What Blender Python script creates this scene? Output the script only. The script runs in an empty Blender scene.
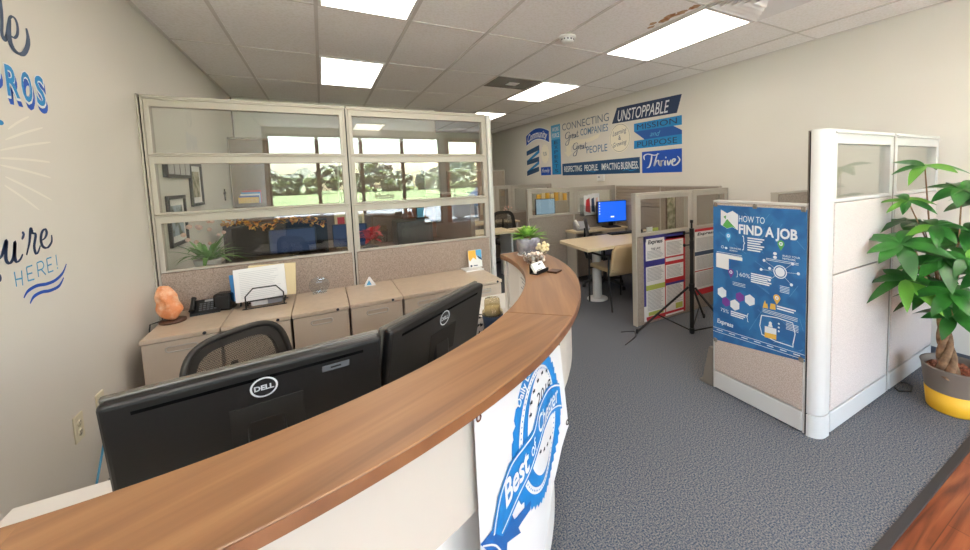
import bpy, bmesh, math, random
from mathutils import Vector, Matrix
random.seed(7)
SC = bpy.context.scene
COL = SC.collection
PI = math.pi
# ---------------------------------------------------------------- camera
R = ((0.857, 0.511, 0.064), (-0.514, 0.856, 0.049), (-0.030, -0.075, 0.997))
HC = 1.53
def make_camera():
    a, b, c = -0.538, -0.075, 0.030
    Rz = Matrix.Rotation(a, 3, 'Z'); Rx = Matrix.Rotation(b, 3, 'X'); Ry = Matrix.Rotation(c, 3, 'Y')
    M = Rz @ Rx @ Ry
    cam = bpy.data.cameras.new('camera')
    o = bpy.data.objects.new('camera', cam); COL.objects.link(o)
    m3 = Matrix((M.col[0], M.col[2], -M.col[1])).transposed()
    o.matrix_world = Matrix.Translation((0, 0, HC)) @ m3.to_4x4()
    cam.sensor_fit = 'HORIZONTAL'; cam.sensor_width = 36.0
    cam.lens = 389.85 * 36.0 / 970.0
    cam.shift_x = (485 - 555.96) / 970.0
    cam.shift_y = (205.76 - 275) / 970.0
    cam.clip_start = 0.02; cam.clip_end = 300
    SC.camera = o
make_camera()
# ---------------------------------------------------------------- materials
def lin(c):
    c = c / 255.0
    return c / 12.92 if c <= 0.04045 else ((c + 0.055) / 1.055) ** 2.4
def rgb(t): return (lin(t[0]), lin(t[1]), lin(t[2]), 1)
MATS = {}
def pm(name, col, rough=0.5, metal=0.0, spec=0.5, noise=None, bump=None, coat=0.0):
    """principled; noise=(scale, second colour, lo, hi, detail); bump=(scale,strength,distance)"""
    m = bpy.data.materials.new(name); m.use_nodes = True
    nt = m.node_tree; b = nt.nodes['Principled BSDF']
    k = 1.0 if name.startswith('ceiling') else 0.90
    dim = lambda c: tuple(v * k for v in rgb(c)[:3]) + (1,)
    b.inputs['Base Color'].default_value = dim(col)
    b.inputs['Roughness'].default_value = rough
    b.inputs['Metallic'].default_value = metal
    b.inputs['Specular IOR Level'].default_value = spec
    b.inputs['Coat Weight'].default_value = coat
    b.inputs['Coat Roughness'].default_value = 0.12
    tc = nt.nodes.new('ShaderNodeTexCoord')
    if noise:
        n = nt.nodes.new('ShaderNodeTexNoise'); n.inputs['Scale'].default_value = noise[0]
        n.inputs['Detail'].default_value = noise[4] if len(noise) > 4 else 3
        r = nt.nodes.new('ShaderNodeValToRGB')
        r.color_ramp.elements[0].position = noise[2]; r.color_ramp.elements[0].color = dim(col)
        r.color_ramp.elements[1].position = noise[3]; r.color_ramp.elements[1].color = dim(noise[1])
        nt.links.new(tc.outputs['Object'], n.inputs['Vector'])
        nt.links.new(n.outputs['Fac'], r.inputs['Fac']); nt.links.new(r.outputs['Color'], b.inputs['Base Color'])
    if bump:
        n2 = nt.nodes.new('ShaderNodeTexNoise'); n2.inputs['Scale'].default_value = bump[0]; n2.inputs['Detail'].default_value = 3
        bp = nt.nodes.new('ShaderNodeBump'); bp.inputs['Strength'].default_value = bump[1]; bp.inputs['Distance'].default_value = bump[2]
        nt.links.new(tc.outputs['Object'], n2.inputs['Vector'])
        nt.links.new(n2.outputs['Fac'], bp.inputs['Height']); nt.links.new(bp.outputs['Normal'], b.inputs['Normal'])
    MATS[name] = m
    return m
def emit(name, col, strength):
    m = bpy.data.materials.new(name); m.use_nodes = True
    b = m.node_tree.nodes['Principled BSDF']
    b.inputs['Base Color'].default_value = (0.02, 0.02, 0.02, 1)
    b.inputs['Emission Color'].default_value = rgb(col); b.inputs['Emission Strength'].default_value = strength
    MATS[name] = m; return m
def glass(name, tint=(250, 252, 250), refl=1.0):
    m = bpy.data.materials.new(name); m.use_nodes = True
    nt = m.node_tree; nt.nodes.clear()
    out = nt.nodes.new('ShaderNodeOutputMaterial'); mx = nt.nodes.new('ShaderNodeMixShader')
    t = nt.nodes.new('ShaderNodeBsdfTransparent'); t.inputs['Color'].default_value = rgb(tint)
    g = nt.nodes.new('ShaderNodeBsdfGlossy'); g.inputs['Roughness'].default_value = 0.0
    g.inputs['Color'].default_value = (1, 1, 1, 1)
    f = nt.nodes.new('ShaderNodeLayerWeight'); f.inputs['Blend'].default_value = 0.5
    pw = nt.nodes.new('ShaderNodeMath'); pw.operation = 'POWER'; pw.inputs[1].default_value = 5.0
    nt.links.new(f.outputs['Facing'], pw.inputs[0])
    mu = nt.nodes.new('ShaderNodeMath'); mu.operation = 'MULTIPLY_ADD'; mu.inputs[1].default_value = 0.95
    mu.inputs[2].default_value = 0.045 * refl; mu.use_clamp = True      # Schlick's approximation, per surface
    nt.links.new(pw.outputs[0], mu.inputs[0]); nt.links.new(mu.outputs[0], mx.inputs[0])
    nt.links.new(t.outputs[0], mx.inputs[1]); nt.links.new(g.outputs[0], mx.inputs[2])
    nt.links.new(mx.outputs[0], out.inputs[0])
    MATS[name] = m; return m
def wood(name, c0, c1, c2, scale=(2, 26, 26), rough=0.35, planks=None, coat=0.0, polar=None):
    """grain along local X (object coords), or round a centre when polar=(cx,cy)"""
    m = bpy.data.materials.new(name); m.use_nodes = True
    nt = m.node_tree; b = nt.nodes['Principled BSDF']; L = nt.links
    b.inputs['Roughness'].default_value = rough; b.inputs['Coat Weight'].default_value = coat
    tc = nt.nodes.new('ShaderNodeTexCoord')
    src = tc.outputs['Object']
    mp = nt.nodes.new('ShaderNodeMapping'); mp.vector_type = 'TEXTURE'
    mp.inputs['Scale'].default_value = tuple(1.0 / q for q in scale)
    mp.inputs['Rotation'].default_value = (0, 0, polar or 0.0)
    L.new(src, mp.inputs['Vector'])
    n = nt.nodes.new('ShaderNodeTexNoise'); n.inputs['Scale'].default_value = 1.0; n.inputs['Detail'].default_value = 5
    n.inputs['Distortion'].default_value = 0.6
    L.new(mp.outputs[0], n.inputs['Vector'])
    r = nt.nodes.new('ShaderNodeValToRGB'); e = r.color_ramp.elements
    e[0].position = 0.30; e[0].color = rgb(c0); e[1].position = 0.72; e[1].color = rgb(c2)
    k = e.new(0.5); k.color = rgb(c1)
    L.new(n.outputs['Fac'], r.inputs['Fac'])
    colr = r.outputs['Color']
    if planks:
        br = nt.nodes.new('ShaderNodeTexBrick')
        br.inputs['Scale'].default_value = 1.0; br.inputs['Brick Width'].default_value = planks[0]
        br.inputs['Row Height'].default_value = planks[1]; br.inputs['Mortar Size'].default_value = 0.002
        br.inputs['Color1'].default_value = (1, 1, 1, 1); br.inputs['Color2'].default_value = (0.62, 0.6, 0.58, 1)
        br.inputs['Mortar'].default_value = (0.25, 0.2, 0.2, 1)
        L.new(src, br.inputs['Vector'])
        mm = nt.nodes.new('ShaderNodeMix'); mm.data_type = 'RGBA'; mm.blend_type = 'MULTIPLY'; mm.inputs[0].default_value = 0.8
        L.new(colr, mm.inputs[6]); L.new(br.outputs['Color'], mm.inputs[7]); colr = mm.outputs[2]
    L.new(colr, b.inputs['Base Color'])
    MATS[name] = m; return m

pm('wall_paint', (234, 228, 218), 0.62, noise=(1.2, (230, 224, 214), 0.35, 0.7), bump=(160, 0.06, 0.002))
pm('ceiling_tile', (254, 251, 248), 0.9, spec=0.2, noise=(55, (244, 240, 234), 0.42, 0.66, 6), bump=(110, 0.35, 0.004))
pm('ceiling_grid', (218, 212, 205), 0.5)
pm('carpet', (54, 69, 90), 0.98, spec=0.1, noise=(140, (138, 133, 127), 0.38, 0.64, 4), bump=(300, 0.08, 0.001))
pm('rubber_strip', (52, 47, 46), 0.6)
wood('wood_floor', (86, 42, 26), (136, 72, 42), (164, 98, 60), (2.2, 24, 24), 0.3, planks=(1.1, 0.125), coat=0.1)
for i_, nm_ in ((1, 'a'), (2, 'b'), (3, 'c')):
    wood('counter_wood_' + nm_, (102, 68, 43), (132, 93, 60), (152, 114, 77), ((1.1, 17, 17)), 0.45, coat=0.0, polar={1: math.radians(24), 2: math.radians(66), 3: 0.0}[i_])
pm('counter_edge', (116, 76, 48), 0.35, noise=(14, (96, 60, 37), 0.4, 0.7, 4))
pm('cream_laminate', (182, 174, 165), 0.45)
pm('white_laminate', (230, 226, 221), 0.35)
pm('pale_grey_metal', (205, 203, 200), 0.4)
pm('beige_metal', (199, 182, 164), 0.38, spec=0.4)
pm('beige_top', (209, 188, 165), 0.3, noise=(30, (203, 182, 160), 0.4, 0.6))
pm('frame_putty', (188, 179, 166), 0.42)
pm('frame_light', (212, 209, 204), 0.42)
pm('frame_dark', (126, 116, 104), 0.5)
pm('gap_black', (30, 27, 25), 0.8)
pm('fabric_taupe', (185, 166, 151), 0.95, spec=0.1, noise=(210, (148, 130, 118), 0.40, 0.62, 4), bump=(420, 0.3, 0.002))
pm('fabric_mid', (206, 190, 178), 0.95, spec=0.1, noise=(190, (176, 160, 149), 0.40, 0.64, 4), bump=(420, 0.3, 0.002))
pm('fabric_light', (217, 206, 199), 0.95, spec=0.1, noise=(190, (196, 184, 177), 0.40, 0.64, 4), bump=(420, 0.3, 0.002))
pm('fabric_brown', (140, 122, 108), 0.95, spec=0.1, noise=(120, (112, 97, 86), 0.40, 0.64, 4))
pm('fabric_grey', (172, 159, 147), 0.95, spec=0.1, noise=(180, (146, 133, 122), 0.40, 0.64, 4))
pm('slat_putty', (178, 162, 145), 0.5)
glass('glass_clear', (250, 252, 250), 1.35)
glass('glass_window', (245, 250, 250))
glass('amber_glass', (234, 226, 204), 1.2)
glass('acrylic', (240, 244, 246), 1.6)
pm('black_plastic', (17, 17, 19), 0.36, bump=(500, 0.08, 0.001))
pm('slot_black', (4, 4, 5), 0.9, spec=0.05)
pm('black_gloss', (18, 18, 20), 0.2)
pm('black_matte', (33, 32, 31), 0.7)
pm('bezel_grey', (92, 86, 78), 0.35)
pm('logo_silver', (225, 228, 230), 0.3, 0.2)
pm('sticker_grey', (96, 98, 102), 0.5)
pm('chair_frame', (44, 40, 36), 0.45)
pm('tan_vinyl', (196, 170, 132), 0.5)
pm('desk_laminate', (222, 201, 165), 0.4)
pm('white_plastic', (240, 238, 234), 0.4)
pm('ivory_plastic', (233, 224, 196), 0.4)
pm('paper_white', (244, 242, 238), 0.8)
pm('paper_grey', (196, 196, 196), 0.8)
pm('manila', (232, 212, 168), 0.8)
pm('ink_black', (30, 34, 44), 0.6)
pm('ink_pale', (205, 204, 204), 0.7)
pm('ink_companies', (104, 136, 170), 0.6)
pm('ink_grey', (168, 168, 172), 0.7)
pm('ink_navy', (31, 54, 92), 0.6)
pm('ink_slate', (66, 84, 112), 0.6)
pm('ink_steel', (118, 130, 146), 0.6)
pm('ink_sky', (92, 176, 220), 0.6)
pm('ink_cyan', (22, 138, 204), 0.6)
pm('ink_blue', (24, 88, 170), 0.6)
pm('ink_royal', (10, 80, 186), 0.6)
pm('ink_teal', (20, 74, 118), 0.6)
pm('ink_cream', (246, 238, 218), 0.7)
pm('ink_ray', (246, 240, 228), 0.7)
pm('ink_wire', (142, 142, 146), 0.7)
pm('poster_blue', (46, 112, 168), 0.45, noise=(9, (36, 96, 152), 0.45, 0.55, 1))
pm('poster_line', (92, 150, 198), 0.45)
pm('poster_white', (240, 242, 244), 0.5)
pm('poster_green', (92, 170, 84), 0.5)
pm('poster_purple', (124, 62, 150), 0.5)
pm('poster_gold', (232, 184, 78), 0.5)
pm('poster_red', (200, 44, 52), 0.5)
pm('poster_violet', (62, 58, 140), 0.5)
pm('poster_lime', (190, 200, 96), 0.5)
pm('banner_white', (203, 202, 203), 0.45)
pm('banner_blue', (12, 108, 174), 0.45)
pm('banner_deep', (16, 82, 148), 0.45)
pm('salt', (238, 150, 96), 0.5, noise=(18, (252, 206, 170), 0.45, 0.7, 4), bump=(30, 0.8, 0.02))
pm('wood_dark', (84, 52, 34), 0.5)
pm('terracotta', (168, 96, 66), 0.8, noise=(60, (120, 66, 44), 0.4, 0.6))
pm('pot_grey', (124, 112, 100), 0.75)
pm('pot_yellow', (240, 182, 40), 0.5)
pm('bark', (150, 116, 84), 0.85, noise=(30, (106, 78, 54), 0.4, 0.65, 4), bump=(40, 0.5, 0.01))
pm('leaf', (50, 112, 40), 0.3, noise=(7, (28, 80, 30), 0.35, 0.65))
pm('leaf_young', (142, 188, 66), 0.4)
pm('leaf_succulent', (156, 192, 88), 0.4, noise=(30, (112, 162, 64), 0.4, 0.6))
pm('leaf_bright', (92, 146, 50), 0.4)
pm('stone_pot', (178, 174, 180), 0.8, noise=(22, (128, 124, 134), 0.4, 0.62, 5), bump=(26, 0.6, 0.01))
pm('navy_insulated', (28, 54, 88), 0.4)
pm('clear_amber', (222, 208, 170), 0.2)
pm('cable_blue', (74, 156, 196), 0.5)
pm('chrome', (200, 200, 200), 0.2, 1.0)
pm('baseboard_vinyl', (84, 88, 98), 0.55)
pm('flower_red', (206, 60, 64), 0.6)
pm('flower_pink', (238, 196, 180), 0.6)
pm('orange_leaf', (214, 128, 50), 0.6, noise=(40, (240, 196, 90), 0.4, 0.6))
pm('picture_art', (196, 186, 160), 0.6, noise=(14, (120, 120, 84), 0.42, 0.6, 4))
pm('picture_sky', (176, 192, 206), 0.6, noise=(10, (96, 110, 96), 0.45, 0.6, 4))
pm('brown_furniture', (136, 82, 52), 0.4, noise=(12, (110, 62, 38), 0.4, 0.6))
pm('orange_door', (190, 104, 60), 0.4)
pm('asphalt', (206, 206, 206), 0.9)  # made paler than real asphalt so it bounces more daylight up to the ceiling
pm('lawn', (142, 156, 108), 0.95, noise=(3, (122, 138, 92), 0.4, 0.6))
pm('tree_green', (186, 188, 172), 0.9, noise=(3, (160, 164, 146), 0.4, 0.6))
pm('brick', (176, 138, 116), 0.9, noise=(4, (150, 110, 92), 0.4, 0.6))
pm('car_blue', (120, 132, 150), 0.3)
pm('car_dark', (60, 62, 68), 0.3)
pm('vent_dark', (112, 102, 90), 0.7)
pm('vent_white', (246, 243, 238), 0.5)
pm('candy', (238, 226, 214), 0.6, noise=(70, (206, 160, 130), 0.5, 0.65))
pm('pattern_bag', (236, 232, 226), 0.7, noise=(34, (30, 30, 32), 0.50, 0.53, 1))
pm('card_yellow', (246, 190, 70), 0.6)
pm('blue_folder', (58, 138, 204), 0.5)
pm('stain', (196, 160, 120), 0.9, noise=(26, (166, 112, 66), 0.45, 0.6, 4))
emit('light_lens', (255, 246, 233), 6.2)
emit('screen_blue', (6, 88, 214), 1.1)
emit('screen_pale', (150, 178, 196), 0.55)
emit('screen_text', (235, 242, 250), 1.2)
emit('screen_deep', (26, 52, 92), 0.5)
def M(n): return MATS[n]
# ---------------------------------------------------------------- mesh builder
ABS = {}
class MB:
    def __init__(s): s.bm = bmesh.new(); s.mi = 0
    def mat(s, i): s.mi = i; return s
    def _add(s, verts, faces, smooth=False):
        vs = [s.bm.verts.new(v) for v in verts]
        for f in faces:
            try:
                fc = s.bm.faces.new([vs[i] for i in f]); fc.material_index = s.mi; fc.smooth = smooth
            except ValueError: pass
        return vs
    def _merge(s, tb, smooth=False):
        tb.verts.index_update()
        s._add([v.co.copy() for v in tb.verts], [[v.index for v in f.verts] for f in tb.faces], smooth); tb.free()
    def box(s, x0, x1, y0, y1, z0, z1, bev=0.0, seg=2, mtx=None):
        tb = bmesh.new()
        bmesh.ops.create_cube(tb, size=1)
        for v in tb.verts:
            v.co = Vector((x0 + (v.co.x + .5) * (x1 - x0), y0 + (v.co.y + .5) * (y1 - y0), z0 + (v.co.z + .5) * (z1 - z0)))
        if bev > 0:
            bmesh.ops.bevel(tb, geom=list(tb.edges), offset=min(bev, 0.49 * min(abs(x1 - x0), abs(y1 - y0), abs(z1 - z0))), segments=seg, affect='EDGES', profile=0.5)
        if mtx is not None:
            for v in tb.verts: v.co = mtx @ v.co
        s._merge(tb); return s
    def tube(s, pts, r, n=10, closed=False, caps=True):
        pts = [Vector(p) for p in pts]; m = len(pts)
        rr = r if isinstance(r, (list, tuple)) else [r] * m
        rings = []; up = None
        for i, p in enumerate(pts):
            a = pts[(i - 1) % m] if (closed or i > 0) else p
            b = pts[(i + 1) % m] if (closed or i < m - 1) else p
            t = (b - a).normalized() if (b - a).length > 1e-9 else Vector((0, 0, 1))
            if up is None:
                up = Vector((0, 0, 1)) if abs(t.z) < 0.9 else Vector((1, 0, 0))
            u = (up - t * up.dot(t))
            if u.length < 1e-6: u = t.orthogonal()
            u.normalize(); w = t.cross(u); up = u
            rings.append([p + (u * math.cos(2 * PI * k / n) + w * math.sin(2 * PI * k / n)) * rr[i] for k in range(n)])
        verts = [v for ring in rings for v in ring]; faces = []
        for i in range(m if closed else m - 1):
            j = (i + 1) % m
            for k in range(n):
                k2 = (k + 1) % n
                faces.append((i * n + k, i * n + k2, j * n + k2, j * n + k))
        s._add(verts, faces, True)
        if caps and not closed:
            s._add(rings[0], [list(range(n))[::-1]]); s._add(rings[-1], [list(range(n))])
        return s
    def lathe(s, prof, c=(0, 0, 0), n=28, smooth=True, mtx=None):
        verts = []; faces = []
        for (r, z) in prof:
            for k in range(n):
                a = 2 * PI * k / n
                v = Vector((r * math.cos(a), r * math.sin(a), z))
                if mtx is not None: v = mtx @ v
                verts.append(v + Vector(c))
        for i in range(len(prof) - 1):
            for k in range(n):
                k2 = (k + 1) % n
                faces.append((i * n + k, i * n + k2, (i + 1) * n + k2, (i + 1) * n + k))
        s._add(verts, faces, smooth)
        for i, rev in ((0, True), (len(prof) - 1, False)):
            if prof[i][0] > 1e-5:
                idx = [i * n + k for k in range(n)]
                s._add([verts[q] for q in idx], [list(range(n))[::-1] if rev else list(range(n))])
        return s
    def arc(s, cx, cy, r0, r1, a0, a1, z0, z1, n=32, bev=0.0):
        """annular slab, angles in degrees"""
        secs = [(r0, z0), (r1, z0), (r1, z1), (r0, z1)]
        if bev:
            secs = [(r0, z0), (r1 - bev, z0), (r1, z0 + bev), (r1, z1 - bev), (r1 - bev * .3, z1 - bev * .3), (r1 - bev, z1), (r0 + bev, z1), (r0, z1 - bev)]
        m = len(secs); verts = []; faces = []
        for i in range(n + 1):
            a = math.radians(a0 + (a1 - a0) * i / n)
            for (r, z) in secs: verts.append((cx + r * math.cos(a), cy + r * math.sin(a), z))
        for i in range(n):
            for k in range(m):
                k2 = (k + 1) % m
                faces.append((i * m + k, (i + 1) * m + k, (i + 1) * m + k2, i * m + k2))
        faces.append(list(range(m))); faces.append([n * m + k for k in range(m)][::-1])
        s._add(verts, faces); return s
    def prism(s, poly, fr, t):
        """extrude a 2-D polygon lying in frame fr=(origin,u,v,n) by t along n"""
        o, u, v, nn = fr
        k = len(poly)
        a = [o + u * p[0] + v * p[1] for p in poly]; b = [q + nn * t for q in a]
        s._add(a + b, [list(range(k))[::-1], list(range(k, 2 * k))] + [(i, (i + 1) % k, k + (i + 1) % k, k + i) for i in range(k)])
        return s
    def flat(s, poly, fr, h=0.0):
        o, u, v, nn = fr
        s._add([o + u * p[0] + v * p[1] + nn * h for p in poly], [list(range(len(poly)))]); return s
    def rect(s, x0, y0, x1, y1, fr, h=0.0): return s.flat([(x0, y0), (x1, y0), (x1, y1), (x0, y1)], fr, h)
    def disc(s, cx, cy, rx, ry, fr, h=0.0, n=28, rot=0):
        return s.flat([(cx + rx * math.cos(2 * PI * k / n + rot), cy + ry * math.sin(2 * PI * k / n + rot)) for k in range(n)], fr, h)
    def ringflat(s, cx, cy, rx, ry, w, fr, h=0.0, n=36):
        o, u, v, nn = fr; verts = []
        for k in range(n):
            c, d = math.cos(2 * PI * k / n), math.sin(2 * PI * k / n)
            for q in (0, w): verts.append(o + u * (cx + (rx - q) * c) + v * (cy + (ry - q) * d) + nn * h)
        s._add(verts, [(2 * k, 2 * ((k + 1) % n), 2 * ((k + 1) % n) + 1, 2 * k + 1) for k in range(n)]); return s
    def stroke(s, pts, w, fr, h=0.0, sub=6, taper=True, calli=None):
        """brush stroke through 2-D points (Catmull-Rom)"""
        P = [Vector((p[0], p[1], 0)) for p in pts]
        if len(P) > 2:
            Q = []
            for i in range(len(P) - 1):
                p0 = P[max(i - 1, 0)]; p1 = P[i]; p2 = P[i + 1]; p3 = P[min(i + 2, len(P) - 1)]
                for k in range(sub):
                    t = k / sub
                    Q.append(0.5 * ((2 * p1) + (p2 - p0) * t + (2 * p0 - 5 * p1 + 4 * p2 - p3) * t * t + (3 * p1 - p0 - 3 * p2 + p3) * t ** 3))
            Q.append(P[-1])
        else: Q = P
        o, u, v, nn = fr; verts = []; m = len(Q)
        for i, q in enumerate(Q):
            a = Q[max(i - 1, 0)]; b = Q[min(i + 1, m - 1)]; t = (b - a); t.normalize(); nrm = Vector((-t.y, t.x, 0))
            ww = w / 2
            if calli is not None: ww *= 0.45 + 0.75 * abs(t.y)
            if taper: ww *= min(1, 0.45 + 3.0 * min(i, m - 1 - i) / m)
            for sg in (-1, 1):
                x = q + nrm * ww * sg
                verts.append(o + u * x.x + v * x.y + nn * h)
        s._add(verts, [(2 * i, 2 * i + 2, 2 * i + 3, 2 * i + 1) for i in range(m - 1)]); return s
    def text(s, txt, x, y, fr, height=None, width=None, h=0.0, bold=0.0, shear=0.0, rot=0.0, align='L', bend=None, vs=1.0, taper=None):
        cu = bpy.data.curves.new('t', 'FONT'); cu.body = txt; cu.size = 1.0; cu.offset = bold; cu.shear = shear; cu.resolution_u = 3
        to = bpy.data.objects.new('t', cu); COL.objects.link(to)
        dg = bpy.context.evaluated_depsgraph_get(); dg.update()
        me = to.evaluated_get(dg).to_mesh()
        vs_ = [v.co.copy() for v in me.vertices]; fs = [list(p.vertices) for p in me.polygons]
        to.evaluated_get(dg).to_mesh_clear(); bpy.data.objects.remove(to); bpy.data.curves.remove(cu)
        if not vs_: return s
        x0 = min(v.x for v in vs_); x1 = max(v.x for v in vs_); y1 = max(v.y for v in vs_); y0 = min(v.y for v in vs_)
        base = 0.0 if not any(ch in 'gjpqy,' for ch in txt) else 0.0
        sy = (height / max(1e-6, (y1 - base))) if height else None
        sx = (width / max(1e-6, (x1 - x0))) if width else None
        if sy is None: sy = sx
        if sx is None: sx = sy
        o, u, v, nn = fr; out = []
        W = (x1 - x0) * sx
        for q in vs_:
            px = (q.x - x0) * sx; py = (q.y - base) * sy * vs
            if taper: py *= taper[0] + (taper[1] - taper[0]) * px / W
            if align == 'C': px -= W / 2
            if bend: py += bend(px)
            X = px * math.cos(rot) - py * math.sin(rot) + x; Y = px * math.sin(rot) + py * math.cos(rot) + y
            out.append(o + u * X + v * Y + nn * h)
        s._add(out, fs); return s
    def subdivide_long(s, maxlen):
        for _ in range(6):
            es = [e for e in s.bm.edges if e.calc_length() > maxlen]
            if not es: break
            bmesh.ops.subdivide_edges(s.bm, edges=es, cuts=1)
            bmesh.ops.triangulate(s.bm, faces=[f for f in s.bm.faces if len(f.verts) > 4])
        return s
    def warp(s, f):
        for v in s.bm.verts: v.co = f(v.co)
        return s
    def build(s, name, mats, parent=None, world=True, smooth=None):
        me = bpy.data.meshes.new(name)
        off = ABS.get(parent.name, Vector((0, 0, 0))) if (parent is not None and world) else Vector((0, 0, 0))
        if off.length > 0:
            for v in s.bm.verts: v.co -= off
        bmesh.ops.recalc_face_normals(s.bm, faces=list(s.bm.faces)) if smooth != 'keep' else None
        if smooth is True:
            for f in s.bm.faces: f.smooth = True
        s.bm.to_mesh(me); s.bm.free()
        if not isinstance(mats, (list, tuple)): mats = [mats]
        for m in mats: me.materials.append(M(m) if isinstance(m, str) else m)
        o = bpy.data.objects.new(name, me); COL.objects.link(o)
        if parent is not None: o.parent = parent
        ABS[o.name] = off
        return o
def thing(name, label, cat, loc=(0, 0, 0), rotz=0.0, group=None):
    o = bpy.data.objects.new(name, None); COL.objects.link(o)
    o.empty_display_size = 0.05
    o.location = loc; o.rotation_euler = (0, 0, rotz); o['label'] = label; o['category'] = cat
    if group: o['group'] = group
    ABS[o.name] = Vector(loc)
    return o
def tag(o, label, cat, group=None):
    o['label'] = label; o['category'] = cat
    if group: o['group'] = group
    return o
def struct(o): o['kind'] = 'structure'; return o
def copy_tree(o, parent=None):
    c = o.copy(); COL.objects.link(c)
    if parent is not None: c.parent = parent
    for ch in list(o.children): copy_tree(ch, c)
    return c
def dup(o, loc, rotz, label, group=None):
    c = copy_tree(o); c.location = loc; c.rotation_euler = (0, 0, rotz); c['label'] = label
    if group: c['group'] = group
    ABS[c.name] = Vector(loc)
    return c
V = Vector
def FR(o, u, v):
    u = V(u).normalized(); v = V(v).normalized()
    return (V(o), u, v, u.cross(v))
# ================================================================ SETTING
XL, XR, YF, YB, ZC = -1.003, 4.072, -2.8, 10.1, 2.741
struct(MB().box(XL - .15, XR + .15, 0.60, YB + .15, -.1, 0).build('floor', 'carpet'))
struct(MB().box(XL - .15, XR + .15, YF - .15, 0.60, -.1, -.004).build('wood_floor', 'wood_floor'))
struct(MB().box(XL, XR, 0.582, 0.620, -.004, 0.007, .003).build('trim_1', 'rubber_strip'))
struct(MB().box(XL - .15, XL, YF - .15, YB + .15, -.1, ZC + .1).build('wall_left', 'wall_paint'))
struct(MB().box(XR, XR + .15, YF - .15, YB + .15, -.1, ZC + .1).build('wall_right', 'wall_paint'))
struct(MB().box(XL, XR, YB, YB + .15, -.1, ZC + .1).build('wall_back', 'wall_paint'))
struct(MB().box(XR - .008, XR, YF, YB, 0, .10, .003).build('baseboard_right', 'baseboard_vinyl'))
struct(MB().box(XL, XL + .008, YF, 3.56, 0, .10, .003).build('baseboard_left', 'baseboard_vinyl'))
# front wall with openings
fw = MB()
fw.box(XL, XR, YF - .15, YF, -.1, .42); fw.box(XL, XR, YF - .15, YF, 2.6, ZC + .1)
fw.box(XL, XL + .06, YF - .15, YF, .42, 2.6); fw.box(2.62, 2.74, YF - .15, YF, .42, 2.6); fw.box(3.72, XR, YF - .15, YF, .42, 2.6)
struct(fw.build('wall_front', 'wall_paint'))
xs = [XL + .06, -.05, .82, 1.72, 2.62]
for i in range(4):
    a, b = xs[i], xs[i + 1]
    f = MB()
    f.box(a, a + .035, YF - .1, YF - .03, .42, 2.6); f.box(b - .035, b, YF - .1, YF - .03, .42, 2.6)
    f.box(a, b, YF - .1, YF - .03, .42, .47); f.box(a, b, YF - .1, YF - .03, 2.55, 2.6)
    w = struct(f.build('window_%d' % (i + 1), 'frame_dark'))
    MB().box(a + .035, b - .035, YF - .07, YF - .064, .47, 2.55).build('window_glass', 'glass_window', w)
    if i == 2:
        t = MB(); fr = FR((1.72 - .86, YF - .062, 0), (1, 0, 0), (0, 0, 1)); fr = (fr[0], fr[1], fr[2], V((0, 1, 0)))
        for k, (tx, wd) in enumerate((('Things', .42), ('Come to', .52), ('Those who', .66), ('Hustle', .42))):
            t.text(tx, .42, 1.83 - k * .235, fr, height=.135, width=wd, bold=.02, align='C')
        t.build('window_lettering', 'paper_white', w)
d = MB(); d.box(2.74, 2.86, YF - .1, YF - .04, 0, 2.6); d.box(3.6, 3.72, YF - .1, YF - .04, 0, 2.6); d.box(2.86, 3.6, YF - .1, YF - .04, 2.05, 2.15); d.box(2.86, 3.6, YF - .1, YF - .04, .02, .3); d.box(2.86, 3.6, YF - .1, YF - .04, 2.5, 2.6)
dd = struct(d.build('door_1', 'orange_door'))
MB().box(2.86, 3.6, YF - .075, YF - .069, .3, 2.5).build('door_glass', 'glass_window', dd)
MB().tube([(2.95, YF + .0, .95), (2.95, YF + .03, .97), (2.95, YF + .03, 1.25), (2.95, YF + .0, 1.27)], .012).build('door_handle', 'chrome', dd)
# the ceiling with its grid
struct(MB().box(XL, XR, YF, YB, ZC, ZC + .1).build('ceiling', 'ceiling_tile'))
gx = [-.569 + .61 * k for k in range(8)]
gy = [1.945 + 1.22 * k for k in range(-4, 7)]
g = MB()
for x in gx: g.box(x - .012, x + .012, YF, YB, ZC - .006, ZC)
for y in gy: g.box(XL, XR, y - .007, y + .007, ZC - .004, ZC)
g.box(XL, XL + .022, YF, YB, ZC - .005, ZC); g.box(XR - .022, XR, YF, YB, ZC - .005, ZC); g.box(XL, XR, YB - .022, YB, ZC - .005, ZC)
struct(g.build('trim_2', 'ceiling_grid'))
def lamp(ix, jy, where):
    x, y = gx[ix], gy[jy]
    t = thing('ceiling_light', where, 'ceiling light', (x + .305, y + .61, ZC), 0, 'recessed ceiling lights')
    f = MB()
    for a in ((x + .012, x + .034, y + .01, y + 1.21), (x + .576, x + .598, y + .01, y + 1.21), (x + .034, x + .576, y + .01, y + .03), (x + .034, x + .576, y + 1.19, y + 1.21)):
        f.box(a[0], a[1], a[2], a[3], ZC - .012, ZC - .001, .002, 1)
    f.build('frame', 'white_plastic', t)
    MB().box(x + .034, x + .576, y + .03, y + 1.19, ZC - .010, ZC - .002).build('diffuser', 'light_lens', t)
    return t
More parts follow.
